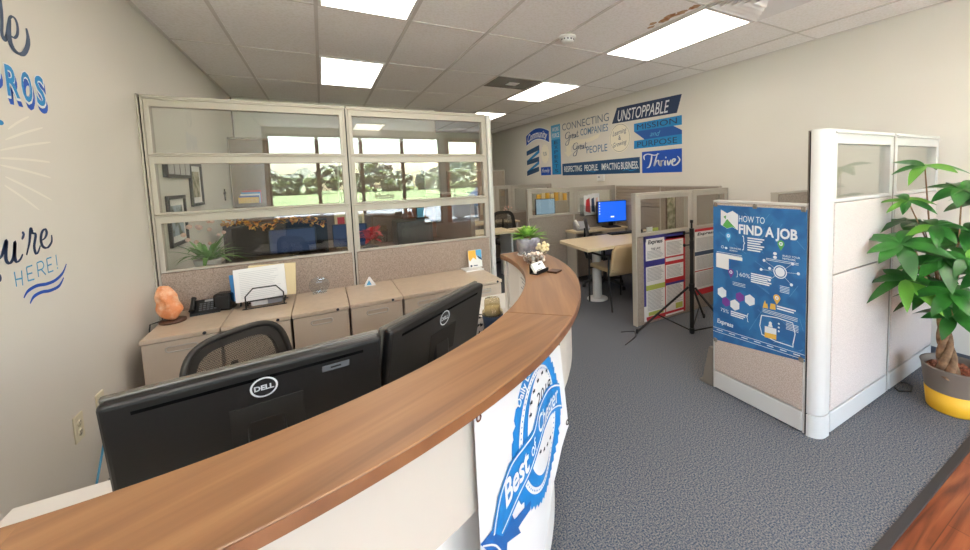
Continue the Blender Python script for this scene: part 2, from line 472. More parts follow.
# row index: gy[4]=1.945
lamp(1, 4, 'lit ceiling panel cut off by the top edge, left of the smoke detector')
lamp(1, 6, 'lit ceiling panel just above the glass partition top, small and squarish')
lamp(5, 4, 'large lit ceiling panel beside the white air diffuser and brown stain')
lamp(5, 6, 'lit ceiling panel next to the dark return vent')
lamp(5, 8, 'farthest lit ceiling panel, right above the end post of glass partition')
lamp(0, 2, 'lit ceiling panel behind the counter by the left wall, reflected in partition')
lamp(3, 2, 'lit ceiling panel over the entrance, reflected in the right partition glass')
lamp(5, 2, 'lit ceiling panel over the entrance nearest the right wall')
lamp(2, 0, 'lit ceiling panel closest to the front windows')
# air return (dark) with a white card
x, y = gx[4], gy[6]
t = thing('return_vent', 'dark open air return in the ceiling with a white tag', 'vent', (x + .3, y + .27, ZC))
MB().box(x + .015, x + .595, y + .01, y + .54, ZC - .004, ZC - .001).build('backing', 'vent_dark', t)
f = MB()
for k in range(1, 16): f.box(x + .02, x + .59, y + .03 * k, y + .03 * k + .006, ZC - .012, ZC - .004)
f.build('slats', 'vent_dark', t)
MB().box(x + .23, x + .37, y + .18, y + .32, ZC - .02, ZC - .013, .003).build('tag', 'white_plastic', t)
# four way diffuser
x, y = gx[5], gy[4] - .61
t = thing('air_diffuser', 'white square louvred air diffuser beside the large ceiling light', 'vent', (x + .3, y + .3, ZC))
MB().box(x + .015, x + .6, y + .015, y + .6, ZC - .003, ZC - .001).build('back_plate', 'vent_white', t)
f = MB()
for k in range(5):
    q = .02 + .052 * k; z0 = ZC - .022 - .002 * k
    a, b, c, e = x + q, x + .61 - q, y + q, y + .61 - q
    o2, i2 = 0.0, .034
    for (p, r_) in (((a, c), (b, c)), ((b, c), (b, e)), ((b, e), (a, e)), ((a, e), (a, c))):
        cx_, cy_ = x + .305, y + .305
        def inn(pt, z, amt): 
            v = V((pt[0], pt[1], 0)); cc = V((cx_, cy_, 0)); s_ = (abs(pt[0] - cx_) - amt) / max(abs(pt[0] - cx_), 1e-6)
            v = cc + (v - cc) * s_; return (v.x, v.y, z)
        A = [(p[0], p[1], z0), (r_[0], r_[1], z0), inn(r_, ZC - .003, i2), inn(p, ZC - .003, i2)]
        B = [(w[0], w[1], w[2] + .003) for w in A]
        f._add(A + B, [(0, 1, 2, 3), (7, 6, 5, 4), (0, 4, 5, 1), (1, 5, 6, 2), (2, 6, 7, 3), (3, 7, 4, 0)])
f.build('louvre', 'vent_white', t)
# smoke detector
t = thing('smoke_detector', 'round white smoke detector on the ceiling left of the large light', 'smoke detector', (1.91, 2.92, ZC))
MB().lathe([(.0, -.001), (.072, -.001), (.074, -.012), (.062, -.02), (.06, -.022)], (1.91, 2.92, ZC)).build('base', 'white_plastic', t)
f = MB(); f.lathe([(.058, -.022), (.056, -.045), (.04, -.056), (.0, -.058)], (1.91, 2.92, ZC)); f.build('cap', 'white_plastic', t)
f = MB()
for k in range(12):
    a = 2 * PI * k / 12; f.box(-.008, .008, .052, .0585, -.040, -.028, mtx=Matrix.Translation((1.91, 2.92, ZC)) @ Matrix.Rotation(a, 4, 'Z'))
f.build('vents', 'ink_black', t)
# water stain on the ceiling tile
st = MB(); fr = (V((2.40, 2.2, ZC)), V((1, 0, 0)), V((0, 1, 0)), V((0, 0, -1)))
rs = random.Random(3)
for (cx, cy, rr) in ((.0, .0, .035), (.015, .09, .03), (-.02, .17, .022), (.02, -.09, .028), (.03, -.2, .03), (.02, .24, .018)):
    st.flat([(cx + rr * (.6 + .7 * rs.random()) * math.cos(2 * PI * k / 16), cy + 2.0 * rr * (.6 + .7 * rs.random()) * math.sin(2 * PI * k / 16)) for k in range(16)], fr, .0006)
struct(st.build('trim_3', 'stain'))
# wall closing the glazed office
struct(MB().box(XL, 1.75, 6.95, 7.05, 0, ZC).build('wall_office', 'wall_paint'))
struct(MB().box(XL, XL + .012, 6.90, 6.95, 0, ZC).build('trim_4', 'frame_dark'))
# outside the front windows
def outside():
    struct(MB().box(-60, 65, -22, YF - .15, -.16, -.1).build('asphalt_ground', 'asphalt'))
    struct(MB().box(-90, 100, -90, -22, -.2, .0).build('lawn_ground', 'lawn'))
    rs = random.Random(5); f = MB()
    for k in range(420):
        x = rs.uniform(-60, 70); r = rs.uniform(.5, 1.5); z = rs.uniform(.2, 5.0) * (.75 + .25 * math.sin(x * .35))
        tb = bmesh.new(); bmesh.ops.create_icosphere(tb, subdivisions=2, radius=r)
        for v in tb.verts: v.co = v.co * (1 + .25 * rs.uniform(-1, 1)) + V((x, -60 + rs.uniform(-2, 2), z))
        f._merge(tb)
    w = tag(f.build('tree_line', 'tree_green'), 'grey green line of trees far across the lawn outside', 'trees'); w['kind'] = 'stuff'
    for i, (x, m_, nm) in enumerate(((-5.2, 'car_blue', 'blue car parked outside the front window'), (6.2, 'car_dark', 'dark grey car parked outside the front window'))):
        t = thing('parked_car', nm, 'car', (x, -9.5, -.1))
        b = MB(); side = [(-2.1, .25), (-2.1, .62), (-1.9, .78), (-1.1, .85), (-.55, 1.32), (.75, 1.36), (1.35, .92), (2.05, .82), (2.15, .55), (2.15, .25)]
        b.prism(side, FR((x, -8.65, -.1), (1, 0, 0), (0, 0, 1)), -1.65); b.build('body', m_, t)
        for wx in (-1.35, 1.35):
            for wy in (-8.66, -10.28):
                MB().lathe([(.0, -.1), (.31, -.1), (.33, 0), (.31, .1), (0, .1)], (x + wx, wy, .23), 20, True, Matrix.Rotation(PI / 2, 4, 'X')).build('wheel', 'black_matte', t)
outside()
# ================================================================ RECEPTION COUNTER
CX, CY = -.42, 2.155
RI, RO = 1.32, 1.555
ctr = thing('reception_counter', 'curved reception counter with wood top and cream front in the foreground', 'reception counter', (CX, CY, 0))
MB().arc(CX, CY, RI, RO, -44.93, 1.5, 1.042, 1.070, 48, .003).build('countertop', ['counter_wood_b'], ctr)
MB().arc(CX, CY, RI, RO, -88.8, -45.07, 1.042, 1.070, 48, .003).build('countertop', ['counter_wood_a'], ctr)
MB().box(XL + .002, CX + .030, CY - RO, CY - RI, 1.042, 1.070, .003).build('countertop', ['counter_wood_c'], ctr)
MB().arc(CX, CY, RO - .0005, RO + .0022, -90, 1.5, 1.0435, 1.0675, 64).build('edge_band', 'counter_edge', ctr)
f = MB(); f.arc(CX, CY, 1.44, 1.515, -90, -1, .80, 1.0415, 64); f.box(XL + .002, CX, CY - 1.515, CY - 1.44, .80, 1.0415)
f.build('upper_front_panel', 'cream_laminate', ctr)
f = MB(); f.arc(CX, CY, 1.36, 1.42, -90, -1, .075, .80, 64); f.box(XL + .002, CX, CY - 1.42, CY - 1.36, .075, .80)
f.build('lower_front_panel', 'white_laminate', ctr)
f = MB(); f.arc(CX, CY, 1.34, 1.40, -90, -1, 0, .075, 64); f.box(XL + .002, CX, CY - 1.40, CY - 1.34, 0, .075)
f.build('toe_kick', 'black_matte', ctr)
f = MB(); f.box(CX + 1.33, CX + 1.515, CY - .03, CY + .005, 0, 1.0415); f.build('end_panel', 'white_laminate', ctr)
f = MB(); f.arc(CX, CY, 1.345, 1.36, -90, -1, .76, 1.0415, 64); f.box(XL + .002, CX, CY - 1.36, CY - 1.345, .76, 1.0415)
f.build('inner_panel', 'white_laminate', ctr)
# desk surface behind the counter
ws = thing('reception_desk', 'white curved worksurface under the reception counter with two monitors', 'desk', (CX, CY, 0))
f = MB(); f.arc(CX, CY, .65, 1.338, -90, 0, .712, .74, 48, .004)
f.box(CX - .30, CX, CY - 1.338, CY - .65, .712, .74, .004)
f.build('worksurface', 'white_laminate', ws)
f = MB(); f.box(.60, 1.06, CY + .008, 2.46, .712, .74, .004); f.build('worksurface', 'white_laminate', ws)
MB().box(CX - .335, CX - .30, CY - 1.338, CY - .68, .0, .752, .004).build('end_panel', 'white_laminate', ws)
MB().box(.98, 1.02, CY + .05, 2.44, 0, .712, .003).build('end_panel', 'white_laminate', ws)
# ================================================================ BANNER on the counter front
RB = 1.558
def banner():
    t = thing('hanging_banner', 'white vinyl banner with blue ribbon badge hung on counter front', 'banner', (CX + RB * math.cos(math.radians(-56)), CY + RB * math.sin(math.radians(-56)), 1.03))
    fr = (V((0, 0, 0)), V((1, 0, 0)), V((0, 0, 1)), V((0, -1, 0)))     # unrolled: x = arc length, z = height, y = -lift
    def zbot(s):
        P = [(-.1, .34), (.018, .34), (.10, .36), (.20, .42), (.28, .50), (.33, .56), (.37, .63), (.41, .71), (.44, .745), (.48, .765)]
        for (a, b), (c, d) in zip(P, P[1:]):
            if a <= s <= c: return b + (d - b) * (s - a) / (c - a)
        return .765
    def wrap(p):
        s, lift, z = p.x, -p.y, p.z
        a = math.radians(-65) + s / 1.535
        low = max(0, (1.03 - z))
        r = 1.533 + lift + .003 * math.sin(s * 30) * min(1, low * 3) + .85 * max(0, s - .36) * low
        return V((CX + r * math.cos(a), CY + r * math.sin(a), z))
    b = MB(); N, K = 44, 26; vs = []; fs = []
    for i in range(N + 1):
        s = .018 + (.447 - .018) * i / N
        s_b = s
        for k in range(K + 1):
            q = k / K; z = 1.036 + (zbot(s) - 1.036) * q
            vs.append(V((s + (s_b - s) * q, 0, z)))
    for i in range(N):
        for k in range(K): fs.append((i * (K + 1) + k, (i + 1) * (K + 1) + k, (i + 1) * (K + 1) + k + 1, i * (K + 1) + k + 1))
    n0 = len(vs); back = [v + V((0, .0015, 0)) for v in vs]
    b._add(vs + back, fs + [tuple(n0 + q for q in f[::-1]) for f in fs])
    b.warp(wrap).build('sheet', 'banner_white', t)
    def patch(name, mats, fn, h):
        m = MB(); fn(m); m.bm.verts.ensure_lookup_table()
        bmesh.ops.triangulate(m.bm, faces=[f for f in m.bm.faces if len(f.verts) > 4])
        m.subdivide_long(.022)
        m.warp(wrap); return m.build(name, mats, t)
    cx, cz, rx, rz = .276, .848, .128, .200
    def clipz(poly): return [(x, min(z, 1.034)) for x, z in poly]
    def badge(m):
        m.mat(0); m.flat(clipz([(cx + (rx + .010 * (k % 2)) * math.cos(2 * PI * k / 96), cz + (rz + .012 * (k % 2)) * math.sin(2 * PI * k / 96)) for k in range(96)]), fr, .0008)
        m.mat(1); m.ringflat(cx, cz, rx - .022, rz - .028, .016, fr, .0012, 60)
        m.mat(0)
        for k in range(70):
            a = 2 * PI * k / 70; m.disc(cx + (rx - .030) * math.cos(a), cz + (rz - .036) * math.sin(a), .0022, .003, fr, .0016, 6)
        m.mat(1); m.disc(cx + .016, cz + .012, .082, .148, fr, .0012, 48)
        m.mat(2)
        for (x, z) in ((.226, .915), (.232, .945), (.248, .968), (.272, .985), (.300, .993), (.330, .985), (.25, .80), (.27, .785), (.295, .775), (.32, .772), (.345, .775)):
            m.flat([(x + (.0075 if k % 2 == 0 else .003) * math.cos(2 * PI * k / 10 + PI / 2), z + (.0085 if k % 2 == 0 else .0035) * math.sin(2 * PI * k / 10 + PI / 2)) for k in range(10)], fr, .002)
        m.text('2018', .262, .915, fr, height=.036, width=.094, h=.002, bold=.004)
        m.mat(1); m.text('Daily Local', .178, .962, fr, height=.026, width=.115, h=.002, bold=.02, rot=.82)
    patch('badge', ['banner_blue', 'banner_white', 'ink_black'], badge, 0)
    def ribbon(m):
        m.mat(2); m.flat([(.016, .742), (.115, .752), (.165, .640), (.105, .668), (.095, .612)], fr, .0020)       # tail
        m.mat(1); m.stroke([(.022, .733), (.062, .700), (.098, .632)], .004, fr, .0024, taper=False)
        m.mat(2); m.flat([(.098, .712), (.150, .695), (.212, .690), (.208, .668), (.15, .662)], fr, .0022)
        top = [(.050, .742), (.078, .808), (.125, .852), (.185, .862), (.232, .872), (.268, .918), (.32, .935), (.372, .925), (.412, .905)]
        bot = [(.088, .700), (.125, .716), (.165, .735), (.215, .760), (.262, .800), (.300, .828), (.345, .840), (.39, .835), (.418, .822)]
        def strip(tp, bt, h):
            k = len(tp); o, u, v, nn = fr
            T = [o + u * p[0] + v * p[1] + nn * h for p in tp]; B_ = [o + u * p[0] + v * p[1] + nn * h for p in bt]
            m._add(T + B_, [(i, i + 1, k + i + 1, k + i) for i in range(k - 1)])
        m.mat(0); strip(top, bot, .0028)
        m.mat(1); m.stroke([(p[0] + .006, p[1] - .011) for p in top], .0045, fr, .0034, taper=False)
        m.stroke([(p[0] - .004, p[1] + .011) for p in bot], .0045, fr, .0034, taper=False)
        m.mat(1)
        m.text('Best', .104, .756, fr, height=.064, width=.114, h=.0036, bold=.026, shear=.25, rot=.22)
        m.text('of', .226, .800, fr, height=.036, width=.034, h=.0036, bold=.006, shear=.4, rot=.45)
        m.text('Chester', .266, .838, fr, height=.050, width=.138, h=.0036, bold=.012, shear=.2, rot=.16)
    patch('ribbon', ['banner_blue', 'banner_white', 'banner_deep'], ribbon, 0)
    for (s, z) in ((.440, .765), (.438, 1.02), (.03, 1.02)):
        g = MB()
        tb = MB(); tb.ringflat(s, z, .008, .009, .004, fr, .002, 16); tb.warp(wrap)
        tb.bm.verts.index_update(); g._add([v.co.copy() for v in tb.bm.verts], [[v.index for v in q.verts] for q in tb.bm.faces]); tb.bm.free()
        g.build('grommet', 'chrome', t)
banner()
# ================================================================ CUBICLE PANELS
def panel(name, label, loc, rotz, L, top, secs, group=None, fab='fabric_taupe', frm='frame_putty', thick=.06, base=.12, glassmat='glass_clear', member=(.028, .060, .014), cat='partition'):
    """local x along the panel, faces local -y; secs: (z0, z1, 'f'/'g'/'s')"""
    t = thing(name, label, cat, loc, rotz, group); h = thick / 2
    f = MB()
    f.box(0, .012, -h, h, .0, top - .012); f.box(L - .012, L, -h, h, .0, top - .012)
    f.box(0, L, -h - .004, h + .004, top - .016, top, .004)
    f.build('frame', frm, t, world=False)
    if base:
        f = MB(); f.box(.012, L - .012, -h - .008, h + .008, .008, base - .004, .005); f.build('base_trim', frm, t, world=False)
    for (z0, z1, k) in secs:
        if k == 'f':
            MB().box(.013, L - .013, -h - .006, h + .006, z0 + .004, z1 - .003, .006).build('fabric_tile', fab, t, world=False)
        elif k == 's':
            f = MB(); n = max(1, int((z1 - z0) / .042))
            f.box(.013, L - .013, -h + .012, h - .012, z0, z1)
            for q in range(n):
                za = z0 + (z1 - z0) * q / n; f.box(.013, L - .013, -h - .010, -h + .014, za + .009, za + (z1 - z0) / n - .008, .004)
            f.build('slat_tile', 'slat_putty', t, world=False)
        else:
            a, tp, bt = member; f = MB()
            f.box(.013, .013 + a, -h, h, z0, z1 - .003, .004); f.box(L - .013 - a, L - .013, -h, h, z0, z1 - .003, .004)
            f.box(.013 + a - .004, L - .013 - a + .004, -h, h, z1 - tp, z1 - .003, .004); f.box(.013 + a - .004, L - .013 - a + .004, -h, h, z0, z0 + bt, .004)
            f.box(.010, L - .010, -h - .010, -h + .002, z1 - .012, z1 - .002, .003)
            w = f.build('window_frame', frm, t, world=False)
            MB().box(.013 + a - .004, L - .013 - a + .004, -.003, .003, z0 + bt - .004, z1 - tp + .004).build('glass_pane', glassmat, w, world=False)
    return t
YP = 3.632                                           # centre plane of the tall glass partition (its face is at 3.60)
sec_tall = [(.12, .955, 'f'), (.955, 1.352, 'g'), (1.352, 1.752, 'g'), (1.752, 2.13, 'g')]
panel('glass_partition', 'tall partition section with three stacked windows against the left wall', (-.985, YP, 0), 0, 1.175, 2.145, sec_tall, 'tall glazed partition sections')
panel('glass_partition', 'tall partition section with three stacked windows ending at the free post', (.200, YP, 0), 0, 1.185, 2.145, sec_tall, 'tall glazed partition sections')
tag(MB().box(XL + .001, -.993, YP - .036, YP + .036, 0, 2.15, .003).build('wall_channel', 'frame_putty'), 'upright putty channel fixing the tall glass partition to the left wall', 'channel')
tag(MB().box(-.9925, -.9855, YP - .02, YP + .02, 0, 2.13).build('joint_strip', 'gap_black'), 'dark vertical joint beside the left wall end of the glass partition', 'joint strip')
tag(MB().box(.1905, .1995, YP - .02, YP + .02, 0, 2.13).build('joint_strip', 'gap_black'), 'dark vertical joint between the two tall glass partition sections', 'joint strip')
t = thing('end_post', 'tall pale end post of the glass partition near the counter', 'post', (1.41, YP, 0))
MB().box(1.392, 1.440, YP - .036, YP + .036, .13, 2.14, .014, 3).build('post_cover', 'frame_light', t)
MB().box(1.390, 1.442, YP - .038, YP + .038, 0, .126, .014, 3).build('post_base', 'frame_putty', t)
MB().box(1.3855, 1.3915, YP - .02, YP + .02, 0, 2.13).build('gap_strip', 'gap_black', t)
# right-hand wing panels facing the entrance
sec_r = [(.13, .93, 'f'), (.93, 1.338, 'f'), (1.338, 1.735, 'g')]
kw = dict(fab='fabric_light', frm='frame_light', base=.13, member=(.03, .07, .02))
panel('wing_partition', 'pale fabric partition with window, first from the white corner post', (2.412, 1.088, 0), 0, .785, 1.745, sec_r, 'wing partitions beside the potted tree', **kw)
panel('wing_partition', 'pale fabric partition with window, behind potted tree by right wall', (3.222, 1.088, 0), 0, .80, 1.745, sec_r, 'wing partitions beside the potted tree', **kw)
tag(MB().box(3.1985, 3.2205, 1.06, 1.11, 0, 1.735, .003).build('joint_strip', 'frame_dark'), 'dark vertical joint between the two wing partitions', 'joint strip')
# poster panel
panel('poster_partition', 'low taupe fabric partition carrying the blue job poster', (2.336, 1.745, 0), -PI / 2, .612, 1.335, [(.13, 1.32, 'f')], None, 'fabric_mid', 'frame_light', base=.13)
t = thing('panel_foot', 'pale slanted foot supporting the end of poster partition', 'support foot', (2.32, 1.80, 0))
MB().prism([(0, 0), (.09, 0), (.03, .28), (.0, .28)], FR((2.335, 1.752, 0), (0, 1, 0), (0, 0, 1)), -.03).build('gusset', 'frame_dark', t)
MB().box(2.30, 2.34, 1.752, 1.86, .0, .015, .003).build('foot_plate', 'frame_dark', t)
# white corner post (quarter round)
def quarter(m, x, y, r, z0, z1):
    poly = [(x + r, y), (x + r, y + .0)]; pts = [(x + .125, y - .0), ]
    pr = [(x + .108, y)] + [(x + r - r * math.sin(PI / 2 * k / 12), y + r - r * math.cos(PI / 2 * k / 12)) for k in range(13)] + [(x, y + .07), (x + .108, y + .07)]
    m.prism(pr, (V((0, 0, z0)), V((1, 0, 0)), V((0, 1, 0)), V((0, 0, 1))), z1 - z0)
    return m
t = thing('corner_post', 'white rounded corner post between the poster partition and wing partition', 'post', (2.34, 1.09, 0))
quarter(MB(), 2.298, 1.050, .07, .135, 1.742).build('post_cover', 'frame_light', t)
quarter(MB(), 2.2955, 1.047, .072, 0, .130).build('post_base', 'frame_light', t)
MB().box(2.306, 2.366, 1.1215, 1.1305, 0, 1.73).build('gap_strip', 'gap_black', t)
MB().box(2.318, 2.363, 1.1310, 1.146, 1.34, 1.74, .003).build('edge_trim', 'frame_dark', t)
tag(MB().box(2.4065, 2.4115, 1.0555, 1.12, 0, 1.735).build('joint_strip', 'gap_black'), 'dark vertical joint between the white corner post and the wing partition', 'joint strip')
# tripod cubicle
sec_c = [(.0, .905, 'f'), (.905, 1.325, 'g')]
kc = dict(fab='fabric_grey', frm='frame_putty', base=0, member=(.055, .05, .03))
panel('cubicle_partition', 'low cubicle partition with window behind the tripod and left poster', (2.62, 2.90, 0), 0, .82, 1.34, sec_c, 'low cubicle partitions', **kc)
panel('cubicle_partition', 'low cubicle partition with window half hidden by the blue job poster', (3.445, 2.90, 0), 0, .61, 1.34, sec_c, 'low cubicle partitions', **kc)
panel('cubicle_partition', 'plain fabric cubicle partition inside the tripod cubicle, near right wall', (4.02, 3.87, 0), -PI / 2, .92, 1.36, [(.0, .72, 'f'), (.72, 1.345, 'f')], 'low cubicle partitions', **kc)
panel('cubicle_partition', 'cubicle partition topped with horizontal slats behind the blue screen', (4.02, 4.82, 0), -PI / 2, .945, 1.36, [(.0, 1.06, 'f'), (1.06, 1.345, 's')], 'low cubicle partitions', **kc)
panel('cubicle_partition', 'cubicle partition with window directly behind the counter succulent', (2.43, 4.86, 0), 0, .76, 1.365, [(.0, .55, 'f'), (.55, .96, 'f'), (.96, 1.35, 'g')], 'low cubicle partitions', **kc)
panel('cubicle_partition', 'cubicle partition with window behind the magazine pocket', (3.195, 4.86, 0), 0, .79, 1.365, [(.0, .55, 'f'), (.55, .96, 'f'), (.96, 1.35, 'g')], 'low cubicle partitions', **kc)
panel('cubicle_partition', 'short fabric partition peeking above the blue job poster', (3.36, 1.93, 0), 0, .70, 1.335, [(.0, .72, 'f'), (.72, 1.32, 'f')], 'low cubicle partitions', **kc)
for k, lab in enumerate(('narrow far partition with window nearest the tall end post', 'narrow far partition with window above the far mesh chair', 'far partition with window behind the cubicle with the grey monitor')):
    x0 = (2.50, 2.83, 3.16)[k]
    panel('cubicle_partition', lab, (x0, 7.0, 0), 0, .325 if k < 2 else .9, 1.385, [(.0, .85, 'f'), (.85, 1.37, 'g')], 'low cubicle partitions', **kc)
panel('cubicle_partition', 'taller brown fabric partition at the far left of open office', (2.2, 8.0, 0), 0, 1.27, 1.71, [(.0, .9, 'f'), (.9, 1.69, 'f')], 'low cubicle partitions', **kc)
panel('office_partition', 'tall brown fabric partition at the back of the glazed office', (XL + .01, 6.42, 0), 0, 1.2, 2.15, [(.1, 1.1, 'f'), (1.1, 2.13, 'f')], 'tall office partitions', fab='fabric_brown')
panel('office_partition', 'tall brown fabric partition at the back right of glazed office', (.21, 6.42, 0), 0, 1.2, 2.15, [(.1, 1.1, 'f'), (1.1, 2.13, 'f')], 'tall office partitions', fab='fabric_brown')
# ================================================================ WALL LETTERING, LEFT WALL
FL = FR((XL, 0, 0), (0, 1, 0), (0, 0, 1))
wl = thing('wall_lettering', 'painted blue lettering on the cream wall at the far left', 'wall lettering', (XL, 2.45, 1.65))
m = MB()
m.stroke([(2.389, 2.300), (2.389, 2.252), (2.388, 2.219), (2.382, 2.177), (2.374, 2.139), (2.377, 2.118), (2.389, 2.116), (2.402, 2.133)], .019, FL, .0012, taper=False)
m.stroke([(2.398, 2.128), (2.41, 2.158), (2.419, 2.181), (2.432, 2.209), (2.45, 2.221), (2.468, 2.214), (2.474, 2.188), (2.466, 2.158), (2.446, 2.139), (2.424, 2.139)], .014, FL, .0012, taper=False, calli=1)
m.stroke([(2.433, 2.206), (2.417, 2.147), (2.416, 2.114), (2.432, 2.090), (2.461, 2.082), (2.492, 2.092), (2.521, 2.126), (2.534, 2.164), (2.530, 2.203)], .024, FL, .0014, calli=1)
m.build('script_word', 'ink_slate', wl)
m = MB(); 
for sgn, mi, hh in ((0, 0, .0010), (1, 1, .0016), (2, 2, .0020)):
    m.mat(mi)
    for ch, x, z, w_, h_ in (('P', 2.262, 1.898, .072, .118), ('R', 2.357, 1.900, .078, .120), ('O', 2.446, 1.897, .072, .122), ('S', 2.536, 1.897, .068, .126)):
        if sgn == 0:
            for k in range(5): m.text(ch, x + .003 * k, z - .006 * k, FL, height=h_, width=w_, h=hh - .0001 * k, bold=.045)
        elif sgn == 1: m.text(ch, x - .003, z - .003, FL, height=h_ + .006, width=w_ + .006, h=hh, bold=.045)
        else: m.text(ch, x + .003, z + .002, FL, height=h_ - .004, width=w_ - .006, h=hh, bold=.016)
m.build('block_word', ['ink_royal', 'poster_white', 'ink_cyan'], wl)
m = MB()
for a, b in (((2.337, 1.77), (2.472, 1.836)), ((2.314, 1.728), (2.557, 1.802)), ((2.28, 1.687), (2.602, 1.745)), ((2.274, 1.658), (2.577, 1.657)), ((2.269, 1.632), (2.569, 1.59)), ((2.287, 1.59), (2.556, 1.493)), ((2.276, 1.559), (2.462, 1.456))):
    m.stroke([a, ((a[0] + b[0]) / 2, (a[1] + b[1]) / 2 + .003), b], .009, FL, .001)
m.build('rays', 'ink_ray', wl)
m = MB(); m.disc(2.296, 1.790, .022, .010, FL, .001); m.build('blue_accent', 'ink_cyan', wl)
m = MB()
m.stroke([(2.10, 1.40), (2.125, 1.375), (2.14, 1.345), (2.165, 1.36), (2.185, 1.40), (2.165, 1.33), (2.135, 1.27), (2.11, 1.255)], .014, FL, .001, calli=1)
m.stroke([(2.195, 1.296), (2.207, 1.301), (2.222, 1.318), (2.247, 1.357), (2.235, 1.312), (2.233, 1.284), (2.250, 1.273), (2.274, 1.294), (2.291, 1.346), (2.279, 1.292), (2.287, 1.271), (2.308, 1.277), (2.325, 1.294)], .0155, FL, .0012, calli=1)
m.stroke([(2.337, 1.378), (2.346, 1.368), (2.331, 1.350)], .013, FL, .0012)
m.stroke([(2.346, 1.287), (2.374, 1.335), (2.391, 1.386), (2.400, 1.368), (2.417, 1.358), (2.399, 1.315), (2.403, 1.286), (2.418, 1.288), (2.438, 1.312)], .014, FL, .0012, calli=1)
m.stroke([(2.438, 1.330), (2.470, 1.337), (2.490, 1.357), (2.482, 1.374), (2.459, 1.364), (2.446, 1.335), (2.453, 1.306), (2.483, 1.297), (2.516, 1.317), (2.522, 1.346)], .0145, FL, .0014, calli=1)
m.disc(2.188, 1.230, .010, .014, FL, .001)
m.build('script_word', 'ink_navy', wl)
m = MB()
W_ = .006
def seg(*p): m.stroke(list(p), W_, FL, .001, taper=False)
seg((2.266, 1.237), (2.268, 1.180)); seg((2.306, 1.234), (2.302, 1.177)); seg((2.267, 1.207), (2.304, 1.204))
seg((2.336, 1.240), (2.336, 1.186)); seg((2.336, 1.240), (2.372, 1.242)); seg((2.336, 1.213), (2.366, 1.213)); seg((2.336, 1.187), (2.374, 1.186))
seg((2.402, 1.246), (2.402, 1.189)); m.stroke([(2.402, 1.246), (2.432, 1.247), (2.444, 1.231), (2.432, 1.217), (2.402, 1.215)], W_, FL, .001, taper=False); seg((2.424, 1.216), (2.450, 1.188))
seg((2.468, 1.252), (2.468, 1.193)); seg((2.468, 1.252), (2.502, 1.253)); seg((2.468, 1.223), (2.498, 1.224)); seg((2.468, 1.194), (2.504, 1.195))
m.build('thin_word', 'ink_sky', wl)
m = MB(); seg((2.535, 1.258), (2.535, 1.212)); m.disc(2.535, 1.200, .0038, .0042, FL, .001, 10)
m.build('exclamation_mark', 'ink_sky', wl)
m = MB()
m.stroke([(2.298, 1.129), (2.327, 1.149), (2.382, 1.157), (2.449, 1.150), (2.511, 1.153), (2.567, 1.172), (2.604, 1.206)], .013, FL, .0012)
m.stroke([(2.329, 1.099), (2.358, 1.120), (2.409, 1.125), (2.466, 1.118), (2.53, 1.123), (2.571, 1.151)], .013, FL, .0012)
m.build('wave_underline', 'ink_royal', wl)
# ================================================================ MURAL, RIGHT WALL
FRW = FR((XR, 0, 0), (0, -1, 0), (0, 0, 1))
mu = thing('wall_mural', 'blue and navy typographic mural on the long right wall', 'wall mural', (XR, 5.8, 2.0))
def P_(L): return [(-y, z) for (y, z) in L]
m = MB(); m.mat(0).flat(P_([(4.853, 2.580), (3.556, 2.548), (3.641, 2.318), (4.984, 2.346)]), FRW, .0012)
m.mat(1).text('UNSTOPPABLE', -4.84, 2.368, FRW, height=.165, width=1.07, h=.002, bold=.006, shear=.30, rot=-.018)
m.build('unstoppable_banner', ['ink_navy', 'poster_white'], mu)
m = MB(); m.mat(1).flat(P_([(4.468, 2.165), (3.72, 2.165), (3.558, 2.085), (3.558, 2.025), (4.25, 2.03)]), FRW, .0010)
m.mat(0).flat(P_([(4.468, 2.282), (3.558, 2.278), (3.558, 2.155), (4.468, 2.163)]), FRW, .0014)
m.flat(P_([(4.47, 2.028), (3.558, 2.035), (3.558, 1.905), (4.476, 1.908)]), FRW, .0014)
m.mat(2).text('MISSION', -4.40, 2.182, FRW, height=.078, width=.76, h=.002)
m.text('PURPOSE', -4.40, 1.929, FRW, height=.078, width=.76, h=.002)
m.mat(3).text('and', -4.14, 2.062, FRW, height=.075, width=.20, h=.002, shear=.4, rot=-.06)
m.build('mission_ribbon', ['ink_cyan', 'ink_blue', 'ink_navy', 'ink_sky'], mu)
m = MB(); m.mat(0).rect(-4.306, 1.540, -3.560, 1.850, FRW, .0012); m.mat(1)
def thr(pts, w_=.026): m.stroke([(-4.306 + x * .746, 1.54 + z * .31) for x, z in pts], w_, FRW, .002, calli=1)
thr([(.07, .62), (.06, .80), (.16, .88), (.34, .80), (.46, .86)]); thr([(.27, .82), (.25, .55), (.20, .30), (.13, .24)])
thr([(.42, .88), (.37, .60), (.33, .32), (.38, .50), (.44, .55), (.45, .40), (.48, .30)]); thr([(.50, .55), (.51, .36), (.50, .31), (.52, .50), (.58, .54)])
thr([(.61, .54), (.60, .36), (.63, .32)]); m.disc(-4.306 + .625 * .746, 1.54 + .66 * .31, .013, .013, FRW, .002, 10)
thr([(.66, .54), (.69, .32), (.75, .55)]); thr([(.77, .42), (.83, .48), (.84, .56), (.80, .56), (.77, .42), (.80, .30), (.88, .34), (.95, .52), (.90, .68)])
m.build('thrive_block', ['ink_royal', 'poster_white'], mu)
m = MB(); m.mat(0).flat(P_([(6.532, 1.772), (4.352, 1.782), (4.352, 1.545), (6.532, 1.545)]), FRW, .0012)
m.mat(1).text('RESPECTING', -6.46, 1.615, FRW, height=.105, width=.60, h=.002, bold=.012); m.text('PEOPLE.', -5.78, 1.615, FRW, height=.105, width=.41, h=.002, bold=.016)
